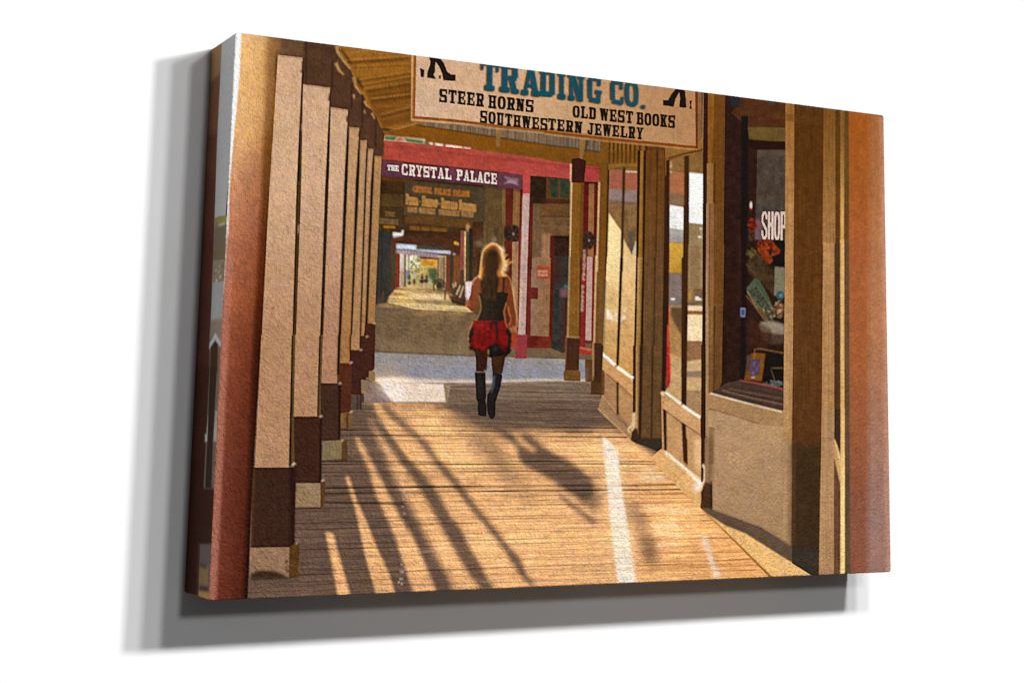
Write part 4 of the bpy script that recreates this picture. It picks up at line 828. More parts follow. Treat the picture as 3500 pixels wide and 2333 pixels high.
Ln('E', [(600, 985), (1150, 1030), (1700, 1098), (2352, 1168)], 38, (148, 88, 30), n=.08, lab=L_SIGN); Ln('F', [(0, 1180), (800, 1272), (1400, 1330), (2060, 1392)], 38, (138, 76, 26), n=.08, lab=L_SIGN)
Ln('E', [(570, 1018), (1150, 1066), (1700, 1132), (2352, 1196)], 12, (214, 168, 120), b=1, lab=L_SIGN); Ln('F', [(0, 1208), (800, 1300), (1400, 1358), (2080, 1422)], 11, (206, 156, 104), b=1, lab=L_SIGN)
V('F', 2022, 2060, 2032, 2060, 620, 1400, (116, 56, 22), n=.08, lab=L_SIGN)
V('F', 2060, 2140, 2060, 2110, 600, 1300, (138, 104, 66), n=.1); V('F', 2110, 2124, 2110, 2120, 600, 1300, (84, 52, 28), b=1)
X('F', [(2060, 1300), (2130, 1250), (2130, 1450), (1640, 1560), (1640, 1400), (2060, 1430)], (152, 108, 52), n=.08)
Ln('F', [(1650, 1540), (1850, 1480), (2130, 1420)], 26, (92, 54, 24), b=2)
V('F', 2140, 2195, 2140, 2195, 660, 1600, (54, 26, 26), n=.1)
V('F', 2195, 2285, 2190, 2285, 670, 1600, (140, 92, 30), n=.08); V('F', 2280, 2352, 2250, 2352, 680, 1600, (112, 70, 24), n=.1)
# lettering: blue slab line with its dark drop edge, then the black lines
bl = [(1480, 190), (2500, 350), (2500, 690), (1510, 620)]
TRD = [('T', (1515, 210), (1750, 248), (1740, 640), (1512, 608)), ('R', (1770, 250), (2010, 282), (2020, 668), (1762, 636)), ('A', (2060, 290), (2292, 322), (2302, 704), (2050, 678))]
for dx, dy, c in ((-24, 12, (120, 84, 44)), (-12, 6, (84, 60, 34)), (0, 0, (14, 84, 100))):
    for ch, a_, b_, c_, d_ in TRD:
        text('E', ch, [(p[0] + dx, p[1] + dy) for p in (a_, b_, c_, d_)], c, b=.5)
    for ch, a_, b_, c_, d_ in [('D', (-50, 330), (150, 362), (150, 712), (-60, 690)), ('I', (180, 360), (305, 380), (305, 748), (178, 728)), ('N', (325, 385), (545, 420), (545, 772), (330, 748)), ('G', (590, 420), (785, 450), (770, 800), (595, 770)),
                               ('C', (895, 470), (1078, 500), (1078, 826), (900, 790)), ('O', (1085, 480), (1268, 512), (1268, 852), (1090, 824)), ('.', (1290, 700), (1375, 705), (1375, 872), (1290, 862))]:
        text('F', ch, [(p[0] + dx, p[1] + dy) for p in (a_, b_, c_, d_)], c, b=.5)
K_ = (30, 22, 20)
text('E', 'STEER', [(950, 602), (1545, 672), (1542, 848), (948, 782)], K_, gap=.22, bold=5); text('E', 'HORNS', [(1608, 682), (2210, 758), (2206, 920), (1606, 862)], K_, gap=.22, bold=5)
text('E', 'SOUTHWES', [(1496, 892), (2396, 1003), (2394, 1164), (1494, 1056)], K_, gap=.22, bold=5)
text('F', 'OLD', [(385, 822), (692, 858), (690, 1016), (384, 988)], K_, gap=.22, bold=5); text('F', 'WEST', [(745, 862), (1188, 905), (1186, 1070), (750, 1026)], K_, gap=.22, bold=5); text('F', 'BOOKS', [(1242, 912), (1752, 962), (1750, 1132), (1240, 1082)], K_, gap=.22, bold=5)
text('F', 'TERN', [(58, 998), (508, 1046), (505, 1200), (56, 1152)], K_, gap=.22, bold=5); text('F', 'JEWELRY', [(582, 1056), (1328, 1124), (1324, 1282), (580, 1212)], K_, gap=.22, bold=5)
# legs of the two figures at the sign's ends
for p in ([(805, 175), (960, 195), (1010, 260), (1050, 370), (1100, 412), (1165, 412), (1165, 502), (1000, 490), (985, 400), (940, 300), (900, 245), (890, 300), (890, 380), (870, 410), (905, 475), (780, 455), (790, 370), (820, 290), (825, 230)], [(690, 325), (748, 350), (742, 450), (698, 445)], [(940, 425), (975, 425), (965, 470), (938, 470)]):
    X('E', p, (34, 30, 26), n=.1)
for p in ([(1765, 600), (1885, 620), (1900, 740), (1905, 860), (1810, 850), (1820, 720), (1810, 650), (1760, 740), (1735, 845), (1592, 825), (1592, 755), (1660, 755), (1700, 680)], [(1945, 765), (1980, 755), (1970, 830), (1982, 876), (1945, 872), (1955, 820)]):
    X('F', p, (28, 24, 22), n=.1)

# ---- posts down the left side
X('A', [(640, 60), (1370, 155), (1420, 330), (1500, 430), (1540, 560), (1630, 690), (1700, 820), (1760, 900), (1800, 1000), (1845, 1080), (1815, 1300), (1738, 1310), (1600, 1150), (1480, 1010), (1290, 810), (1005, 570), (740, 262), (640, 240)], (86, 58, 40), n=.1)
X('A', [(740, 90), (1010, 120), (1005, 290), (745, 262)], (104, 76, 54), b=4, n=.1); X('A', [(640, 80), (780, 95), (760, 260), (640, 240)], (140, 98, 48), b=10)
for x_, y0_, y1_ in ((1040, 130, 560), (1310, 320, 600), (1510, 560, 820), (1620, 680, 1010), (1755, 900, 1220)): V('A', x_ - 12, x_ + 8, x_ - 14, x_ + 4, y0_, y1_, (56, 34, 20), b=2, a=.8)
for p, w in (([(1352, 170), (1365, 235), (1420, 320), (1495, 410)], 34), ([(1528, 490), (1550, 590), (1605, 665)], 30), ([(1345, 345), (1375, 420), (1425, 470)], 30), ([(1640, 735), (1660, 780), (1695, 810)], 24), ([(1525, 670), (1535, 715)], 22), ([(1712, 860), (1745, 920)], 20), ([(1635, 830), (1645, 870)], 14)):
    Ln('A', p, w * 1.15, (182, 142, 88), w2=w * .5, b=1.5)
Ln('A', [(1400, 200), (1420, 250), (1500, 350)], 16, (66, 40, 16), b=3); Ln('A', [(1560, 500), (1620, 620)], 26, (70, 42, 18), b=4)
X('B', [(600, 0), (1790, 0), (1740, 1450), (580, 1568)], (58, 36, 16), n=.15); X('A', [(690, 1100), (1800, 1310), (1790, 1600), (660, 1600)], (58, 36, 16), n=.15)


def post(i, tops, mid, low, col, c2, dark, base, side):
    """tops: A-tile [xl, yl, xr, yr]; mid: B-tile xs at 0 and 1568; low: C-tile xs at 0, xs and y of the sleeve"""
    lab = L_POST + i
    xl, yl, xr, yr = tops
    X('A', [(xl, yl), (xr, yr), (mid[1], 1575), (mid[0], 1575)], col, n=.06, lab=lab)
    X('B', [(mid[0], -6), (mid[1], -6), (mid[3], 1572), (mid[2], 1572)], col, n=.06, lab=lab, c2=c2, g=[(900, 0), (880, 1568)])
    if low: X('C', [(low[0], -6), (low[1], -6), (low[3], low[4]), (low[2], low[4])], c2, n=.06, lab=lab)
    X('A', [(xl, yl), (xr, yr), (xr, yr + 12), (xl, yl + 12)], (120, 88, 54), b=2, a=.7)


gapc = (28, 16, 8)
PB = (206, 168, 136); PC = (180, 138, 104)
V('A', 968, 1012, 945, 995, 430, 1600, gapc); V('B', 930, 992, 892, 940, -10, 1568, gapc); V('C', 888, 945, 862, 915, -10, 1330, gapc)
V('A', 985, 1012, 972, 998, 700, 1600, (106, 78, 34), b=2); V('B', 955, 992, 915, 940, -10, 1568, (96, 68, 36), b=2, a=.9); V('C', 905, 945, 885, 915, -10, 1330, (104, 78, 40), b=2)
El('A', 1000, 1010, 5, 40, (196, 180, 160), b=1); El('B', 962, 480, 5, 50, (180, 164, 140), b=1)
V('A', 1262, 1300, 1232, 1275, 800, 1600, (42, 24, 10)); V('B', 1230, 1275, 1178, 1218, -10, 1568, gapc); V('B', 1250, 1275, 1200, 1222, -10, 1568, (92, 62, 28), b=2, a=.8); V('C', 1172, 1220, 1148, 1192, -10, 820, gapc); V('C', 1190, 1218, 1162, 1195, -10, 820, (106, 80, 50), b=2)
post(6, (1738, 1298, 1812, 1302), (1728, 1800, 1662, 1735), None, (176, 134, 90), (158, 116, 70), None, None, None)
post(5, (1672, 1225, 1728, 1228), (1655, 1706, 1600, 1642), None, (184, 144, 106), (164, 122, 80), None, None, None)
post(4, (1590, 1138, 1662, 1138), (1580, 1642, 1508, 1590), (1500, 1588, 1495, 1585, 150), (184, 144, 104), (170, 128, 88), None, None, None)
post(3, (1478, 1005, 1584, 1010), (1462, 1550, 1396, 1496), (1392, 1490, 1380, 1482, 288), (188, 148, 108), (164, 118, 72), None, None, None)
post(2, (1292, 800, 1468, 826), (1272, 1432, 1215, 1372), (1212, 1366, 1196, 1356, 492), PB, (176, 132, 102), None, None, None)
post(1, (1008, 565, 1284, 600), (990, 1236, 936, 1182), (930, 1172, 912, 1150, 832), PB, PC, None, None, None)
post(0, (750, 262, 1002, 292), (665, 942, 585, 898), (580, 890, 512, 860, 1356), (210, 172, 138), PC, None, None, None)
for t_, p in (('A', [(990, 330), (1005, 330), (1002, 440), (975, 450), (995, 410)]), ('A', [(1275, 660), (1292, 650), (1285, 740), (1262, 730)]), ('A', [(1455, 890), (1475, 880), (1465, 960), (1448, 940)]), ('A', [(1576, 1060), (1592, 1050), (1586, 1110), (1570, 1100)])): X(t_, p, (60, 38, 24), b=1)
for x0_, x1_, x2_, x3_ in ((1430, 1462, 1372, 1396), (1548, 1580, 1494, 1508), (1640, 1656, 1588, 1602), (1704, 1730, 1640, 1664)): V('B', x0_, x1_, x2_, x3_, -10, 1568, (46, 24, 12), b=1)
for x0_, x1_, x2_, x3_, y_ in ((1462, 1482, 1430, 1462, 1010), (1580, 1596, 1548, 1580, 1140), (1658, 1674, 1640, 1656, 1228), (1724, 1740, 1704, 1730, 1300)): V('A', x0_, x1_, x2_, x3_, y_, 1570, (56, 32, 16), b=1)
V('C', 1366, 1394, 1354, 1382, -10, 400, (34, 16, 10), b=1); V('C', 1486, 1502, 1482, 1494, -10, 160, (74, 34, 18), b=1)
V('C', 440, 470, 430, 445, 0, 1350, (150, 96, 60), b=4, a=.0)
El('B', 700, 1290, 12, 14, (120, 80, 50), b=2)
# sleeves and feet, far to near
SL = [(6, 'B', [(1645, 1440), (1750, 1452), (1745, 1575), (1632, 1575)], (70, 34, 22)), (6, 'C', [(1690, -10), (1750, -10), (1736, 358), (1665, 362)], (72, 36, 26)),
      (5, 'C', [(1588, 8), (1690, 8), (1680, 462), (1592, 450)], (70, 38, 26)), (4, 'C', [(1486, 150), (1606, 150), (1600, 604), (1498, 604)], (68, 36, 28)),
      (3, 'C', [(1376, 284), (1506, 288), (1500, 780), (1385, 800)], (88, 46, 28)), (2, 'C', [(1184, 488), (1392, 490), (1386, 1078), (1196, 1076)], (68, 44, 32)),
      (1, 'C', [(912, 830), (1198, 830), (1194, 1512), (925, 1515)], (66, 38, 27)), (0, 'C', [(508, 1354), (905, 1354), (932, 1500), (930, 1600), (495, 1600)], (68, 42, 29)), (0, 'D', [(492, -10), (928, -10), (920, 802), (474, 808)], (64, 40, 29))]
BS = [(6, [(1662, 372), (1742, 355), (1748, 465), (1690, 468), (1660, 420)], (146, 118, 80)), (5, [(1595, 456), (1680, 440), (1688, 580), (1608, 592)], (142, 118, 96)), (4, [(1500, 604), (1604, 600), (1606, 760), (1508, 750)], (92, 74, 66)),
      (3, [(1390, 770), (1512, 776), (1512, 962), (1396, 962)], (122, 90, 56)), (2, [(1206, 1078), (1406, 1072), (1406, 1276), (1204, 1284)], (130, 112, 82))]
for (i, p, c) in BS[:4]: X('C', p, c, n=.08, lab=L_POST + i)
V('C', 1558, 1572, 1560, 1572, 604, 760, (44, 28, 24), b=1); V('C', 1590, 1608, 1592, 1606, 590, 760, (44, 28, 24), b=1); X('C', [(1384, 800), (1412, 760), (1420, 850), (1392, 950)], (144, 108, 58), b=2); Ln('C', [(1462, 800), (1460, 960)], 14, (66, 34, 10), b=2)
Ln('C', [(1395, 962), (1520, 966)], 9, (40, 24, 16), b=1.5)
for (i, t_, p, c) in SL[:6]: X(t_, p, c, n=.09, lab=L_POST + i)
X('C', *[BS[4][1]], BS[4][2], n=.09, lab=L_POST + 2); X('C', [(1404, 1076), (1462, 1068), (1466, 1270), (1404, 1280)], (98, 72, 36), n=.1, lab=L_POST + 2); Ln('C', [(1204, 1284), (1466, 1276)], 10, (38, 24, 18), b=1.5)
V('C', 1372, 1396, 1370, 1390, 500, 1060, (34, 18, 16), b=2)
X('C', SL[6][2], SL[6][3], n=.09, lab=L_POST + 1); V('C', 1180, 1200, 1176, 1194, 850, 1500, (34, 18, 16), b=2)
X('D', [(930, 148), (1188, 150), (1186, 396), (930, 404)], (150, 124, 94), n=.09, lab=L_POST + 1); X('D', [(1184, 150), (1212, 108), (1238, 130), (1222, 382), (1188, 398)], (94, 66, 34), n=.1, lab=L_POST + 1); Ln('D', [(930, 404), (1200, 402)], 11, (36, 22, 16), b=1.5)
X('C', SL[7][2], SL[7][3], n=.09, lab=L_POST); X('D', SL[8][2], SL[8][3], n=.1, lab=L_POST); V('C', 880, 934, 878, 930, 1360, 1600, (44, 24, 20), b=4, a=.8); V('D', 872, 930, 862, 922, -10, 800, (46, 24, 20), b=3, a=.9)
V('D', 498, 512, 480, 492, -10, 800, (96, 66, 36), b=1.5, a=.7)
X('D', [(462, 812), (872, 806), (866, 1112), (460, 1130)], (150, 118, 92), n=.1, lab=L_POST); X('D', [(868, 804), (950, 752), (974, 764), (958, 1090), (895, 1122), (862, 1106)], (92, 62, 30), n=.14, lab=L_POST)
X('D', [(465, 1080), (560, 1040), (700, 1045), (800, 1080), (850, 1120), (465, 1135)], (66, 46, 32), b=3, n=.2); Ln('D', [(465, 1132), (960, 1110)], 12, (36, 24, 20), b=2); Bl('D', 860, 1000, 40, 70, 12, 10, [(60, 40, 24), (110, 80, 50)], 91, b=2)
for t_, x_, y_, r_ in (('C', 1192, 828, 13), ('C', 912, 1318, 17), ('C', 1388, 490, 11), ('C', 1502, 278, 12), ('C', 1601, 148, 10), ('C', 1664, 12, 10), ('B', 1742, 1446, 9), ('C', 1738, 356, 8), ('C', 1503, 780, 11), ('C', 1668, 442, 8), ('D', 1212, 122, 12), ('D', 945, 762, 9), ('C', 1415, 1074, 10)):
    Ln(t_, [(x_ - r_, y_ + r_ * .8), (x_ + r_ * .2, y_ - r_ * .5), (x_ + r_ * 1.2, y_)], r_ * .8, (255, 232, 200), w2=r_ * .5, b=.6)

# ---- rust post in front at the left, with the strip of white sky beside it
X('n', [(796, 90), (915, 100), (905, 470), (885, 900), (868, 1400), (840, 2100), (700, 2100), (720, 1500), (760, 900), (790, 400)], (150, 80, 48), n=.05)
RC = [(100, (232, 186, 126), (206, 156, 92), (142, 100, 48)), (300, (228, 180, 120), (196, 140, 84), (134, 86, 36)), (480, (218, 170, 120), (180, 126, 82), (124, 78, 34)), (640, (200, 142, 106), (162, 106, 72), (108, 64, 28)),
      (820, (180, 116, 86), (148, 86, 58), (98, 50, 22)), (1000, (170, 102, 70), (138, 76, 46), (88, 36, 10)), (1180, (148, 82, 58), (114, 56, 32), (64, 26, 10)), (1400, (134, 72, 52), (100, 46, 26), (58, 24, 10)),
      (1650, (122, 64, 48), (90, 40, 24), (52, 22, 10)), (2080, (116, 60, 44), (84, 36, 22), (46, 18, 10))]


def xl(y): return np.interp(y, [110, 460, 740, 1180, 1500, 2051], [826, 799, 781, 755, 740, 712])
def xm(y): return np.interp(y, [100, 623, 1146, 1669, 2051], [905, 892, 862, 842, 826])
def xr(y): return np.interp(y, [100, 350, 623, 1146, 1669, 2051], [938, 940, 922, 892, 862, 846])


yv = np.arange(95, 2075, 14)
for ya in yv:
    yb = ya + 15
    cs = [[np.interp(ya, [r[0] for r in RC], [r[j][c] for r in RC]) for c in range(3)] for j in (1, 2, 3)]
    a0, m0, r0, a1, m1, r1 = xl(ya) - 60, xm(ya), xr(ya), xl(yb) - 60, xm(yb), xr(yb)
    X('n', [(a0, ya), (m0, ya), (m1, yb), (a1, yb)], cs[0], c2=cs[1], g=[((a0 + 75), ya), (m0 + 6, ya)], n=.07, lab=L_BIGPOST)
    X('n', [(m0 - 3, ya), (r0, ya), (r1, yb), (m1 - 3, yb)], cs[1], c2=cs[2], g=[(m0 - 4, ya), (m0 + 14, ya)], n=.07, lab=L_BIGPOST)
V('n', 925, 945, 900, 922, 90, 660, (120, 76, 30), b=8, a=.5)
X('n', [(780, 780), (800, 780), (738, 2060), (700, 2060), (745, 1200)], (180, 120, 100), b=3, a=.7)
X('n', [(830, 95), (925, 95), (900, 420), (850, 520), (812, 500)], (236, 190, 130), b=26, a=.5)
X('n', [(780, 85), (826, 88), (818, 260), (799, 460), (785, 620), (779, 800), (768, 820), (740, 700)], (255, 255, 255), b=1.2, n=0)
Ln('n', [(781, 720), (771, 870), (762, 1000)], 5, (206, 196, 176), b=1); Ln('n', [(760, 950), (752, 1100), (748, 1180)], 5, (236, 206, 170), b=1.5)

# ---- the person walking away
W_ = L_WOMAN
X('I', [(1296, 718), (1395, 715), (1385, 860), (1370, 960), (1330, 1010), (1300, 930)], (226, 206, 204), lab=W_, n=.05, b=1)
X('I', [(1385, 720), (1410, 685), (1450, 650), (1500, 640), (1850, 640), (1895, 690), (1925, 830), (1955, 1030), (1985, 1200), (1992, 1330), (1985, 1385), (1950, 1370), (1930, 1395), (1895, 1365), (1872, 1310), (1915, 1260), (1880, 1150), (1845, 1060), (1850, 930), (1870, 880), (1480, 870), (1472, 1000), (1440, 1075), (1385, 1115), (1325, 1060), (1305, 1010), (1340, 960), (1370, 880), (1378, 800)], (118, 58, 26), n=.14, lab=W_)
X('I', [(1400, 720), (1450, 670), (1500, 680), (1480, 800), (1440, 1050), (1390, 1090), (1340, 1040), (1385, 900)], (134, 70, 38), b=6, a=.7); X('I', [(1860, 700), (1880, 900), (1920, 1200), (1900, 1260), (1860, 1080)], (110, 52, 20), b=6, a=.8)
X('I', [(1740, 680), (1800, 680), (1790, 860), (1735, 850)], (150, 80, 32), b=4, a=.8)
X('I', [(1478, 858), (1560, 885), (1720, 862), (1790, 850), (1872, 872), (1852, 960), (1822, 1060), (1808, 1150), (1840, 1300), (1640, 1290), (1440, 1245), (1480, 1160), (1510, 1080), (1500, 980)], (26, 21, 16), n=.3, lab=W_)
X('I', [(1800, 640), (1828, 650), (1812, 870), (1790, 862)], (24, 20, 20), b=.6, lab=W_)
X('I', [(1425, 1235), (1520, 1240), (1640, 1275), (1830, 1275), (1870, 1370), (1900, 1480), (1905, 1600), (1360, 1600), (1345, 1460), (1370, 1330)], (112, 10, 14), n=.3, lab=W_)
X('J', [(1400, -20), (1830, -20), (1870, 100), (1905, 200), (1900, 340), (1880, 430), (1800, 462), (1660, 470), (1600, 430), (1600, 350), (1545, 392), (1420, 375), (1365, 330), (1345, 240), (1345, 130), (1375, 60)], (114, 10, 14), n=.3, lab=W_)
for t_, p in (('J', [(1350, 110), (1400, 74), (1465, 84), (1450, 130), (1390, 190), (1365, 235), (1342, 190)]), ('J', [(1850, 60), (1880, 110), (1915, 160), (1908, 240), (1895, 420), (1810, 468), (1850, 330), (1870, 220), (1838, 150)]),
              ('J', [(1352, 290), (1400, 365), (1480, 345), (1500, 385), (1420, 378), (1370, 345)]), ('J', [(1600, 340), (1650, 290), (1710, 270), (1745, 320), (1790, 380), (1830, 400), (1800, 462), (1660, 474), (1605, 470), (1600, 400)]),
              ('J', [(1545, 390), (1600, 335), (1615, 350), (1605, 390), (1560, 400)]), ('J', [(1640, 10), (1670, 10), (1640, 110), (1595, 150), (1600, 110)]), ('J', [(1695, 0), (1720, 0), (1740, 160), (1725, 250), (1700, 240)]), ('J', [(1640, 0), (1740, -20), (1740, 20), (1640, 30)])):
    X(t_, p, (22, 20, 18), n=.2, b=1, lab=W_)
for y_ in range(900, 1240, 34): Ln('I', [(1640, y_), (1672, y_ + 12)], 5, (74, 60, 48), b=1, a=.8)
X('I', [(1530, 1000), (1580, 1000), (1570, 1240), (1500, 1230)], (58, 44, 34), b=8, a=.5)
for p in ([(1480, 40), (1520, 150), (1500, 260)], [(1580, 180), (1560, 300)], [(1790, 60), (1800, 260)], [(1660, 160), (1650, 280)]): Ln('J', p, 26, (112, 8, 16), b=6, a=.7)
for x_, y_, r_ in ((1375, 350, 34), (1420, 372, 26), (1480, 380, 30), (1350, 180, 26), (1360, 260, 24), (1895, 260, 26), (1880, 380, 30), (1830, 440, 30), (1740, 462, 28), (1650, 462, 26)):
    El('J', x_, y_, r_, r_ * .8, (26, 18, 16), b=1.2, lab=W_, n=.3)
for x_, y_, r_ in ((1400, 300, 34), (1470, 330, 34), (1540, 350, 32), (1830, 200, 30), (1820, 300, 30), (1500, 60, 40)):
    El('J', x_, y_, r_, r_ * .7, (158, 16, 24), b=3, n=.3, a=.8); El('J', x_ + 12, y_ + r_ * .6, r_ * .9, r_ * .3, (58, 6, 8), b=3, a=.8)
X('J', [(1342, 120), (1395, 80), (1455, 92), (1440, 140), (1385, 195), (1360, 235), (1338, 190)], (22, 18, 16), n=.2, b=1.5)
for i_ in range(16):
    r_ = np.random.RandomState(600 + i_); x_ = 1400 + i_ * 28
    Ln('J', [(x_, 20 + 40 * r_.rand()), (x_ + 20 * r_.randn(), 150), (x_ + 10 * r_.randn(), 250 + 90 * r_.rand())], 16, [(60, 4, 10), (190, 20, 30), (90, 6, 12)][i_ % 3], w2=6, b=3, a=.55)
Bl('J', 1560, 150, 160, 110, 20, 14, [(206, 24, 34), (130, 8, 14)], 95, b=4, a=.5); El('J', 1700, 360, 26, 26, (50, 50, 50), b=5)
X('J', [(1420, 378), (1540, 392), (1600, 372), (1592, 470), (1580, 640), (1565, 665), (1440, 665), (1436, 500)], (56, 30, 16), n=.15, lab=W_); X('J', [(1642, 472), (1832, 448), (1815, 560), (1788, 690), (1662, 690), (1650, 600)], (64, 38, 18), n=.15, lab=W_)
X('J', [(1560, 400), (1598, 380), (1580, 640), (1556, 660)], (78, 32, 16), b=3, a=.7); X('J', [(1780, 480), (1828, 450), (1790, 680), (1770, 680)], (50, 30, 14), b=4, a=.8)
X('J', [(1420, 676), (1565, 672), (1570, 860), (1575, 1010), (1560, 1040), (1582, 1130), (1578, 1262), (1530, 1262), (1470, 1248), (1460, 1160), (1462, 1070), (1440, 1030), (1438, 900), (1425, 760)], (32, 28, 27), n=.2, lab=W_)
X('J', [(1660, 690), (1780, 688), (1792, 730), (1770, 860), (1730, 980), (1700, 1080), (1700, 1240), (1672, 1300), (1630, 1295), (1592, 1220), (1585, 1100), (1588, 980), (1640, 880), (1660, 780)], (33, 28, 30), n=.2, lab=W_)
X('J', [(1660, 720), (1690, 720), (1670, 860), (1640, 940), (1625, 930), (1650, 840)], (110, 122, 128), b=5, a=.8); V('J', 1460, 1500, 1470, 1500, 720, 980, (52, 42, 36), b=6, a=.6)
X('J', [(1420, 655), (1460, 668), (1560, 655), (1570, 665), (1560, 685), (1425, 685)], (90, 60, 30), b=2, a=.6); El('J', 1562, 655, 8, 8, (220, 206, 196), b=1.5); El('J', 1605, 400, 6, 34, (190, 150, 100), b=2)
# hair: glowing rim, curls, dark mass
GW = (255, 226, 158)
X('H', [(575, 1330), (620, 1230), (640, 1050), (658, 860), (676, 700), (705, 585), (780, 505), (870, 430), (960, 385), (1060, 405), (1110, 435), (1200, 495), (1262, 545), (1285, 610), (1255, 700), (1280, 800), (1320, 860), (1380, 930), (1360, 1010), (1310, 1080), (1300, 1130), (1240, 1180), (1380, 1270), (1300, 1290), (1160, 1300), (1120, 1340), (690, 1340), (600, 1345)], (196, 118, 48), b=1, lab=W_, n=.2)
Ln('H', [(620, 1300), (650, 1100), (668, 900), (690, 700), (750, 570), (850, 475), (970, 410), (1070, 440), (1170, 520), (1235, 610), (1225, 700)], 24, (255, 228, 164), w2=30, b=1.5)
Ln('H', [(1225, 640), (1235, 780), (1275, 900), (1300, 1000), (1240, 1100), (1190, 1180), (1230, 1225), (1330, 1260)], 60, (255, 226, 160), w2=40, b=4)
for p in ([(1240, 960), (1330, 900), (1400, 920), (1510, 890)], [(1270, 1040), (1380, 980), (1500, 880)], [(1240, 1080), (1330, 1110), (1340, 1150)], [(1230, 860), (1290, 760), (1360, 700), (1380, 730)], [(1250, 930), (1380, 860), (1420, 820)], [(1220, 560), (1270, 520)], [(1270, 640), (1290, 590)], [(1150, 1000), (1140, 1080), (1180, 1170)], [(1300, 1000), (1350, 940)], [(1060, 440), (1110, 400)]):
    Ln('H', p, 26, (250, 186, 104), w2=10, b=1.5, lab=W_)
for i_ in range(26):
    r_ = np.random.RandomState(300 + i_); y_ = 520 + 26 * i_; x_ = np.interp(y_, [520, 640, 800, 960, 1080, 1200], [1190, 1250, 1240, 1320, 1300, 1240]); l_ = 20 + 90 * r_.rand()
    Ln('H', [(x_ - 30, y_ + 30), (x_ + l_ * .5, y_ - 10 + 20 * r_.rand()), (x_ + l_, y_ - 50 + 70 * r_.rand())], 12, [(255, 214, 140), (236, 160, 84), (255, 236, 184)][i_ % 3], w2=5, b=1.2, a=.9)
for i_ in range(18):
    r_ = np.random.RandomState(400 + i_); an_ = 3.3 + 2.4 * i_ / 18.
    Ln('H', [(940 + 250 * np.cos(an_), 700 + 260 * np.sin(an_)), (940 + (285 + 30 * r_.rand()) * np.cos(an_ + .1), 700 + (300 + 40 * r_.rand()) * np.sin(an_ + .1))], 10, (250, 214, 150), w2=4, b=1, a=.8)
El('H', 1270, 1010, 50, 80, (255, 238, 184), b=10, a=.8); El('H', 1200, 580, 60, 60, (248, 240, 210), b=8, a=.8)
X('H', [(690, 1310), (694, 1100), (712, 900), (745, 720), (800, 600), (870, 520), (980, 480), (1060, 505), (1110, 590), (1160, 700), (1190, 860), (1180, 960), (1140, 1060), (1130, 1200), (1135, 1330), (1100, 1600), (690, 1600)], (62, 36, 15), n=.3, b=7, lab=W_, tex='d', tn=.3)
X('H', [(790, 1310), (790, 1000), (830, 740), (900, 600), (1000, 560), (1080, 700), (1110, 900), (1080, 1100), (1080, 1500), (790, 1500)], (34, 18, 8), b=14, a=.95)
for i_ in range(22):
    r_ = np.random.RandomState(500 + i_); x_ = 730 + 19 * i_
    Ln('H', [(x_ + 40 * r_.randn() * .3, 620 + 260 * r_.rand()), (x_ - 6, 1000), (x_ + 20 * r_.randn(), 1200 + 300 * r_.rand())], 12, [(104, 60, 24), (26, 14, 7), (70, 38, 16)][i_ % 3], w2=6, b=2, a=.6)
X('I', [(1520, 640), (1700, 640), (1735, 690), (1725, 860), (1705, 990), (1640, 1010), (1560, 980), (1520, 880), (1500, 760)], (46, 28, 12), n=.3, b=1.5, tex='d', tn=.3, lab=W_)
for p in ([(1580, 420), (1560, 560), (1570, 760)], [(1660, 400), (1690, 560), (1670, 800)], [(1620, 380), (1620, 700)], [(1600, 700), (1610, 940)]): Ln('I', p, 14, (84, 54, 24), b=5, a=.5)
Ln('I', [(1520, 520), (1500, 620), (1505, 680)], 24, (244, 170, 80), b=4, a=.8); Ln('I', [(1745, 560), (1740, 620), (1780, 640)], 22, (240, 160, 60), b=4, a=.8)
RM_ = (240, 190, 132)
Ln('I', [(1388, 760), (1396, 710), (1420, 680), (1460, 645), (1500, 632)], 9, (244, 206, 170), b=.8); Ln('I', [(1800, 628), (1862, 636), (1900, 690), (1926, 800), (1945, 920), (1960, 1050), (1985, 1180), (1988, 1330)], 6, RM_, b=.8)
Ln('I', [(1478, 900), (1500, 990), (1506, 1080), (1480, 1160), (1448, 1235)], 5, (220, 180, 126), b=.8); Ln('I', [(1845, 990), (1812, 1120), (1835, 1260), (1860, 1330)], 7, (206, 150, 96), b=1)
Ln('I', [(1870, 1050), (1880, 1120), (1910, 1220), (1880, 1300)], 7, (226, 150, 100), b=1); Ln('I', [(1400, 1250), (1360, 1340), (1330, 1420), (1335, 1500)], 8, (206, 150, 100), b=1.2)
for p in ([(1900, 1330), (1925, 1385)], [(1935, 1310), (1950, 1375)], [(1965, 1310), (1975, 1380)]): Ln('I', p, 10, (224, 150, 106), b=1)
El('I', 1330, 1000, 24, 60, (160, 84, 60), b=3, lab=W_)

# ---- wrapped left edge: colours as printed, brighter than the shaded side looks
SG = .27


def XS(t, pts, col, **k):
    c = np.clip((lin(col) / SG), 0, 1)
    s = np.where(c <= .0031308, c * 12.92, 1.055 * c ** (1 / 2.4) - .055) * 255
    X(t, pts, tuple(s), **k)


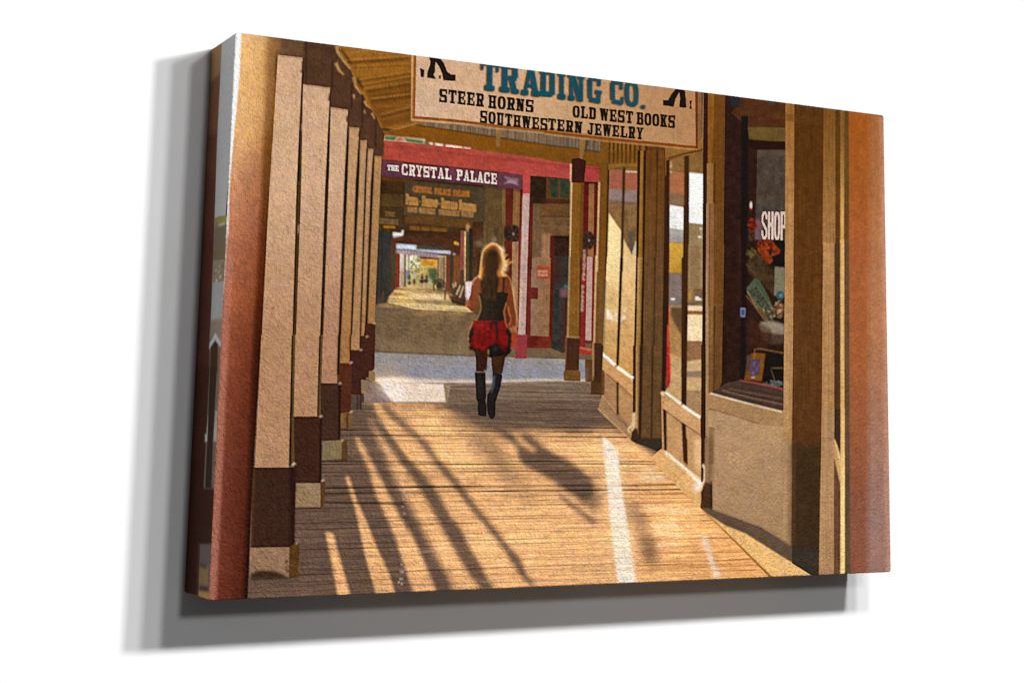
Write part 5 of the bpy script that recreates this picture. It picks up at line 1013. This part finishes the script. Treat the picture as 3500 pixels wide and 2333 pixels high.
XS('z', [(500, 50), (900, 50), (900, 2200), (500, 2200)], (64, 38, 26))
XS('a', [(1300, 300), (1520, 300), (1490, 900), (1300, 900)], (112, 84, 58)); XS('a', [(1300, 900), (1500, 700), (1470, 1600), (1240, 1600)], (88, 58, 42), b=8)
for y_, c in ((460, (72, 44, 30)), (600, (66, 38, 28)), (800, (60, 32, 24)), (1000, (56, 30, 22)), (1250, (46, 24, 16)), (1550, (42, 20, 14)), (1800, (40, 20, 14))):
    XS('z', [(600, y_), (770, y_), (770, y_ + 320), (600, y_ + 320)], c, b=14)
XS('z', [(763, 60), (820, 60), (790, 500), (770, 745), (758, 1140), (720, 1140), (733, 760), (742, 480)], (134, 134, 134))
XS('c', [(1310, 1120), (1380, 1090), (1500, 1090), (1490, 1600), (1290, 1600)], (96, 86, 68), b=1); XS('c', [(1320, 1160), (1380, 1110), (1500, 1100), (1470, 1150), (1380, 1200)], (110, 106, 40), b=2)
XS('c', [(1350, 1210), (1440, 1170), (1445, 1200), (1370, 1230)], (150, 136, 128), b=1.5); XS('c', [(1310, 1250), (1470, 1230), (1460, 1600), (1300, 1600)], (84, 76, 60), b=3)
XS('d', [(1290, -20), (1460, -20), (1450, 110), (1290, 140)], (84, 74, 54), b=2); XS('d', [(1290, 120), (1450, 110), (1440, 400), (1270, 430)], (106, 96, 80), b=2)
rr = np.random.RandomState(9)
for i in range(30):
    x_, y_ = 1300 + rr.rand() * 130, 140 + rr.rand() * 260
    XS('d', [(x_, y_), (x_ + 14, y_), (x_ + 12, y_ + 40), (x_ - 2, y_ + 40)], [(76, 60, 44), (140, 140, 146), (120, 90, 50), (90, 96, 70)][i % 4], b=1.2)
XS('d', [(1278, 425), (1440, 400), (1425, 900), (1255, 930)], (122, 122, 120), b=1); XS('d', [(1255, 915), (1420, 880), (1400, 1270), (1350, 1200), (1310, 1120), (1240, 1180)], (104, 92, 80), b=4)
XS('d', [(1240, 1230), (1310, 1150), (1400, 1280), (1390, 1600), (1240, 1600)], (90, 74, 62), b=1)
XS('e', [(1240, -10), (1385, -10), (1320, 1600), (1160, 1600)], (84, 74, 66), b=1)
for p, c in (([(1200, 900), (1220, 620), (1240, 620), (1230, 950), (1180, 980), (1178, 860)], (150, 146, 138)), ([(1340, 560), (1318, 560), (1290, 970), (1330, 970)], (130, 124, 114))): XS('e', p, c, b=2)
XS('d', [(1258, 1250), (1315, 1165), (1350, 1240), (1345, 1600), (1245, 1600)], (44, 30, 20), b=1); XS('e', [(1245, -10), (1340, -10), (1310, 500), (1285, 1000), (1265, 1600), (1180, 1600), (1210, 900)], (38, 26, 18), b=1)
XS('d', [(1318, 1088), (1395, 1215), (1392, 1285), (1316, 1180), (1232, 1305), (1240, 1220)], (140, 146, 148), b=1)
XS('b', [(1170, -10), (1345, -10), (1310, 780), (1140, 780)], (74, 64, 62), b=2); XS('b', [(1185, 270), (1300, 300), (1295, 560), (1170, 520)], (98, 80, 56), b=3); XS('b', [(1190, 555), (1295, 565), (1290, 640), (1180, 610)], (44, 30, 20), b=3); XS('b', [(1165, 620), (1310, 640), (1305, 780), (1155, 780)], (128, 98, 56), b=3); XS('b', [(1190, 250), (1280, 290), (1280, 320), (1190, 290)], (40, 34, 24), b=3)
XS('b', [(1170, -10), (1190, -10), (1165, 700), (1145, 700)], (54, 24, 18), b=2)
# pass over everything: local contrast, mottling of the print, slight colour drift
IMG = np.maximum(IMG, 0)
blur_ = np.stack([box(IMG[..., c], 2) for c in range(3)], -1)
IMG = np.clip(IMG + .45 * (IMG - blur_), .001, 1)
IMG = .5 * (IMG / .5) ** 1.09
c_ = mm('n', [(1490, 960)])[0]
gl_ = np.exp(-((xx - c_[0]) / 120.) ** 2 - ((yy - c_[1]) / 90.) ** 2) * .028
IMG = np.clip(IMG + gl_[..., None] * np.array([1., .72, .38], np.float32) + np.array([.002, .0006, 0.], np.float32), .0006, 1)
mot = .05 * vnoise(RY + 1, RX + 1, 4, 4, 71) + .03 * vnoise(RY + 1, RX + 1, 8, 9, 72) + .03 * vnoise(RY + 1, RX + 1, 30, 40, 73)
hi_ = np.clip(1.25 - IMG.mean(-1), .2, 1)
IMG = IMG * (1 + 1.5 * (mot * hi_)[..., None])
IMG[..., 0] *= 1 + .03 * vnoise(RY + 1, RX + 1, 12, 12, 74); IMG[..., 2] *= 1 + .09 * vnoise(RY + 1, RX + 1, 10, 10, 75)
IMG = np.clip(IMG, 0, 1); IMS = np.clip(IMS, 0, 1)

# ---------------------------------------------------------------- materials
def mat(name):
    m = bpy.data.materials.new(name); m.use_nodes = True
    return m, m.node_tree, m.node_tree.nodes['Principled BSDF']


def canvas_mat(name, painted=True, col=(.8, .8, .78)):
    m, nt, b = mat(name)
    b.inputs['Roughness'].default_value = .62; b.inputs['Specular IOR Level'].default_value = .02
    tc = nt.nodes.new('ShaderNodeTexCoord')
    # pressed, leathery canvas texture: distorted noise plus a fine thread weave
    n1 = nt.nodes.new('ShaderNodeTexNoise'); n1.inputs['Scale'].default_value = 360; n1.inputs['Detail'].default_value = 1; n1.inputs['Distortion'].default_value = .7
    n2 = nt.nodes.new('ShaderNodeTexNoise'); n2.inputs['Scale'].default_value = 90; n2.inputs['Detail'].default_value = 1
    wx = nt.nodes.new('ShaderNodeTexWave'); wx.inputs['Scale'].default_value = 190; wx.bands_direction = 'X'
    wz = nt.nodes.new('ShaderNodeTexWave'); wz.inputs['Scale'].default_value = 190; wz.bands_direction = 'Z'
    for n in (n1, n2, wx, wz): nt.links.new(tc.outputs['Object'], n.inputs['Vector'])

    def mth(op, a, b_):
        q = nt.nodes.new('ShaderNodeMath'); q.operation = op
        for i, s in enumerate((a, b_)):
            if isinstance(s, (int, float)): q.inputs[i].default_value = s
            else: nt.links.new(s, q.inputs[i])
        return q.outputs[0]
    weave = mth('ADD', wx.outputs['Fac'], wz.outputs['Fac'])
    h = mth('ADD', mth('ADD', n1.outputs['Fac'], mth('MULTIPLY', n2.outputs['Fac'], .25)), mth('MULTIPLY', weave, .03))
    bp = nt.nodes.new('ShaderNodeBump'); bp.inputs['Strength'].default_value = BUMP; bp.inputs['Distance'].default_value = .0025
    nt.links.new(h, bp.inputs['Height']); nt.links.new(bp.outputs[0], b.inputs['Normal'])
    if painted:
        at = nt.nodes.new('ShaderNodeAttribute'); at.attribute_name = 'print'
        # ink takes unevenly on the threads
        k = mth('ADD', mth('MULTIPLY', n1.outputs['Fac'], .3), .86)
        mix = nt.nodes.new('ShaderNodeVectorMath'); mix.operation = 'SCALE'
        nt.links.new(at.outputs['Color'], mix.inputs[0]); nt.links.new(k, mix.inputs['Scale'])
        nt.links.new(mix.outputs[0], b.inputs['Base Color'])
    else:
        b.inputs['Base Color'].default_value = (*col, 1)
    return m


BUMP = .75
M_PRINT = canvas_mat('printed_canvas')
M_PLAIN = canvas_mat('plain_canvas', False)
M_WALL, nt_, b_ = mat('white_wall')
b_.inputs['Roughness'].default_value = .9; b_.inputs['Specular IOR Level'].default_value = 0
tc_ = nt_.nodes.new('ShaderNodeTexCoord'); nz = nt_.nodes.new('ShaderNodeTexNoise'); nz.inputs['Scale'].default_value = 2.5
nt_.links.new(tc_.outputs['Object'], nz.inputs['Vector'])
rp = nt_.nodes.new('ShaderNodeValToRGB'); rp.color_ramp.elements[0].color = (.64, .64, .64, 1); rp.color_ramp.elements[1].color = (.66, .66, .66, 1)
nt_.links.new(nz.outputs['Fac'], rp.inputs[0]); nt_.links.new(rp.outputs[0], b_.inputs['Base Color'])
M_WOOD, nt_, b_ = mat('pine_bar')
b_.inputs['Roughness'].default_value = .7
tc_ = nt_.nodes.new('ShaderNodeTexCoord'); wv = nt_.nodes.new('ShaderNodeTexWave'); wv.inputs['Scale'].default_value = 30; wv.inputs['Distortion'].default_value = 4
nt_.links.new(tc_.outputs['Object'], wv.inputs['Vector'])
rp = nt_.nodes.new('ShaderNodeValToRGB'); rp.color_ramp.elements[0].color = (.48, .33, .18, 1); rp.color_ramp.elements[1].color = (.62, .46, .28, 1)
nt_.links.new(wv.outputs['Fac'], rp.inputs[0]); nt_.links.new(rp.outputs[0], b_.inputs['Base Color'])

# ---------------------------------------------------------------- meshes
RAD = .0025                               # how softly the canvas folds over the bars
LO = np.array([-WW / 2, -.5, -DEP]); HI = np.array([WW / 2, .5, 0.])


def fold(P):                             # rounds the sharp box
    lo = LO + RAD; hi = HI - RAD; lo = lo.copy(); lo[2] = LO[2] - 1
    q = np.clip(P, lo, hi); d = P - q
    n = np.linalg.norm(d, axis=1, keepdims=True)
    out = q + d / np.maximum(n, 1e-9) * RAD
    out = np.where(n > 1e-9, out, P)
    rc = .0055                           # soft corners of the fabric
    q2 = np.clip(out[:, :2], LO[:2] + rc, HI[:2] - rc); e = out[:, :2] - q2
    ne = np.linalg.norm(e, axis=1, keepdims=True)
    out[:, :2] = q2 + e * np.abs(e).max(1, keepdims=True) / np.maximum(ne, 1e-9)
    return out


def grid_object(name, P, col, cells, parent, m):
    """P: (h+1, w+1, 3) positions, cells: (h, w) bool; one mesh of those cells with the ink as a colour per vertex"""
    h, w_ = cells.shape
    idx = np.arange((h + 1) * (w_ + 1)).reshape(h + 1, w_ + 1)
    r, c = np.nonzero(cells)
    q = np.stack([idx[r, c], idx[r + 1, c], idx[r + 1, c + 1], idx[r, c + 1]], 1)
    used, inv = np.unique(q, return_inverse=True)
    q = inv.reshape(-1, 4)
    co = P.reshape(-1, 3)[used]
    me = bpy.data.meshes.new(name)
    me.vertices.add(len(co)); me.vertices.foreach_set('co', co.astype(np.float32).ravel())
    me.loops.add(len(q) * 4); me.loops.foreach_set('vertex_index', q.astype(np.int32).ravel())
    me.polygons.add(len(q)); me.polygons.foreach_set('loop_start', np.arange(0, len(q) * 4, 4, dtype=np.int32))
    me.update(calc_edges=True)
    me.polygons.foreach_set('use_smooth', np.ones(len(q), bool))
    if col is not None:
        a = me.attributes.new('print', 'FLOAT_COLOR', 'POINT')
        cc = np.ones((len(co), 4), np.float32); cc[:, :3] = col.reshape(-1, 3)[used] * .65
        a.data.foreach_set('color', cc.ravel())
    me.materials.append(m)
    o = bpy.data.objects.new(name, me); C.objects.link(o)
    if parent: o.parent = parent
    return o


def world(P):                            # canvas units -> local metres of the canvas_print empty
    return np.stack([P[:, 0] * SCL, -(P[:, 2] + DEP) * SCL, P[:, 1] * SCL], 1)


root = bpy.data.objects.new('canvas_print', None); C.objects.link(root); root.location = (0, 0, ZC)
root.empty_display_size = .1
root['label'] = 'wrapped canvas print of a person walking down an old western boardwalk'
root['category'] = 'canvas print'

uu, vv = np.meshgrid(np.arange(RX + 1) / RX, np.arange(RY + 1) / RY)
P = np.stack([(uu - .5) * WW, .5 - vv, np.zeros_like(uu)], -1).reshape(-1, 3)
PF = world(fold(P)).reshape(RY + 1, RX + 1, 3)
LC = LAB[:RY, :RX]
PARTS = [((L_BIGPOST,), 'pictured_post', 'blurred rust red post at the left edge of the picture'), ((L_BIGPOST + 1,), 'pictured_post', 'blurred orange post at the right edge of the picture'),
         ((L_SIGN,), 'pictured_shop_sign', 'hanging cream sign with blue and black lettering, cut by the canvas top'), ((L_PALACE,), 'pictured_saloon_sign', 'purple sign board with white slab lettering'),
         ((L_MENU,), 'pictured_menu_board', 'brown hanging board with orange and tan food lettering'), ((L_WOMAN,), 'pictured_person', 'person seen from behind in black corset, red skirt and black boots'),
         ((L_WIN1,), 'pictured_window', 'farther shop window bay with sunlit panes'), ((L_WIN2,), 'pictured_window', 'nearer shop window bay reflecting white sky and a golden field'),
         ((L_WIN3,), 'pictured_shop_window', 'dark shop window with the word SHOP, orange flowers and a tilted plate'), ((L_FLOOR,), 'pictured_boardwalk', 'sunlit wooden boardwalk striped with long shadows'),
         ((L_COL,), 'pictured_post', 'brown post at the corner of the far shop window'), ((L_LILAC,), 'pictured_post', 'pale lilac post with a pink foot behind the person'), ((L_POST + 8,), 'pictured_post', 'brown post with dark cap and sleeve in the middle distance')]
ORD = ['nearest', 'second', 'third', 'fourth', 'fifth', 'sixth', 'farthest']
for i_ in range(7): PARTS.append(((L_POST + i_,), 'pictured_post', ORD[i_] + ' cream post of the left row'))
named = [l for ls, _, _ in PARTS for l in ls]


def pieces(M):                           # connected pieces of a mask, largest first
    seen = np.zeros_like(M); out = []
    for r0_, c0_ in zip(*np.nonzero(M)):
        if seen[r0_, c0_]: continue
        st, got = [(r0_, c0_)], []; seen[r0_, c0_] = True
        while st:
            a_, b_ = st.pop(); got.append((a_, b_))
            for x_, y_ in ((a_ - 1, b_), (a_ + 1, b_), (a_, b_ - 1), (a_, b_ + 1)):
                if 0 <= x_ < RY and 0 <= y_ < RX and M[x_, y_] and not seen[x_, y_]: seen[x_, y_] = True; st.append((x_, y_))
        out.append(got)
    return sorted(out, key=len, reverse=True)


EXTRA = []
for l_ in named:
    for pc in pieces(LC == l_)[1:]:
        pc = np.array(pc)
        if len(pc) > 900 and l_ != L_FLOOR:
            k_ = 200 + len(EXTRA); EXTRA.append((k_, l_)); LC[pc[:, 0], pc[:, 1]] = k_
        else: LC[pc[:, 0], pc[:, 1]] = 0
for k_, l_ in EXTRA:
    nm_ = [n for ls, n, _ in PARTS if ls[0] == l_][0]
    PARTS.append(((k_,), 'pictured_panel' if 'window' in nm_ else 'pictured_post_sleeve', None)); named.append(k_)
front = grid_object('printed_front', PF, IMG, ~np.isin(LC, named), root, M_PRINT)
for ls, nm, lb in PARTS:
    cells = np.isin(LC, ls)
    if cells.sum() > 20:
        o = grid_object(nm, PF, IMG, cells, front, M_PRINT)
        if lb: o['label'] = lb

# wrapped edges: the left one carries the picture on, the others carry the outermost ink round
ks = np.arange(SIDE_N + 1) / SIDE_N


def edge(name, base, outw, colr):
    """base: (n, 3) sharp edge points of the front; goes back to the wall"""
    n = len(base)
    P_ = base[:, None, :] - ks[None, :, None] * np.array([0, 0, DEP])
    P_ = P_.copy()
    co = world(fold(P_.reshape(-1, 3))).reshape(n, SIDE_N + 1, 3)
    if outw: co = co[::-1]; colr = colr[::-1]
    return grid_object(name, co, colr, np.ones((n - 1, SIDE_N), bool), root, M_PRINT)


vy = .5 - np.arange(RY + 1) / RY; ux = (np.arange(RX + 1) / RX - .5) * WW
lft = np.stack([np.full(RY + 1, -WW / 2), vy, np.zeros(RY + 1)], 1)
edge('wrapped_edge', lft, True, IMS)['label'] = 'shaded left edge with the picture carried round it'
rgt = lft.copy(); rgt[:, 0] = WW / 2
edge('wrapped_edge', rgt, False, np.repeat(IMG[:, -1:], SIDE_N + 1, 1))
top = np.stack([ux, np.full(RX + 1, .5), np.zeros(RX + 1)], 1)
edge('wrapped_edge', top, False, np.repeat(IMG[0][:, None], SIDE_N + 1, 1))
bot = top.copy(); bot[:, 1] = -.5
edge('wrapped_edge', bot, True, np.repeat(IMG[-1][:, None], SIDE_N + 1, 1))


def bar(cx, cy, w_, h_):                 # stretcher bar behind the canvas
    d0, d1 = -DEP + .004, -.006
    v = [wpos(cx + sx * w_ / 2, cy + sy * h_ / 2, z) for z in (d0, d1) for sx, sy in ((-1, -1), (1, -1), (1, 1), (-1, 1))]
    v = [(a, b, c - ZC) for a, b, c in v]
    f = [(0, 1, 2, 3), (7, 6, 5, 4), (0, 4, 5, 1), (1, 5, 6, 2), (2, 6, 7, 3), (3, 7, 4, 0)]
    me = bpy.data.meshes.new('stretcher_bar'); me.from_pydata(v, [], f); me.materials.append(M_WOOD)
    o = bpy.data.objects.new('stretcher_bar', me); C.objects.link(o); o.parent = root
    return o


for s in (-1, 1):
    bar(0, s * (.5 - .05), WW - .03, .07)
    bar(s * (WW / 2 - .05), 0, .07, 1 - .18)

me = bpy.data.meshes.new('wall'); me.from_pydata([(-6, 0, -3), (6, 0, -3), (6, 0, 6), (-6, 0, 6), (-6, .1, -3), (6, .1, -3), (6, .1, 6), (-6, .1, 6)], [],
                                                 [(0, 1, 2, 3), (7, 6, 5, 4), (0, 4, 5, 1), (1, 5, 6, 2), (2, 6, 7, 3), (3, 7, 4, 0)])
me.materials.append(M_WALL)
wl = bpy.data.objects.new('wall', me); C.objects.link(wl); wl['kind'] = 'structure'
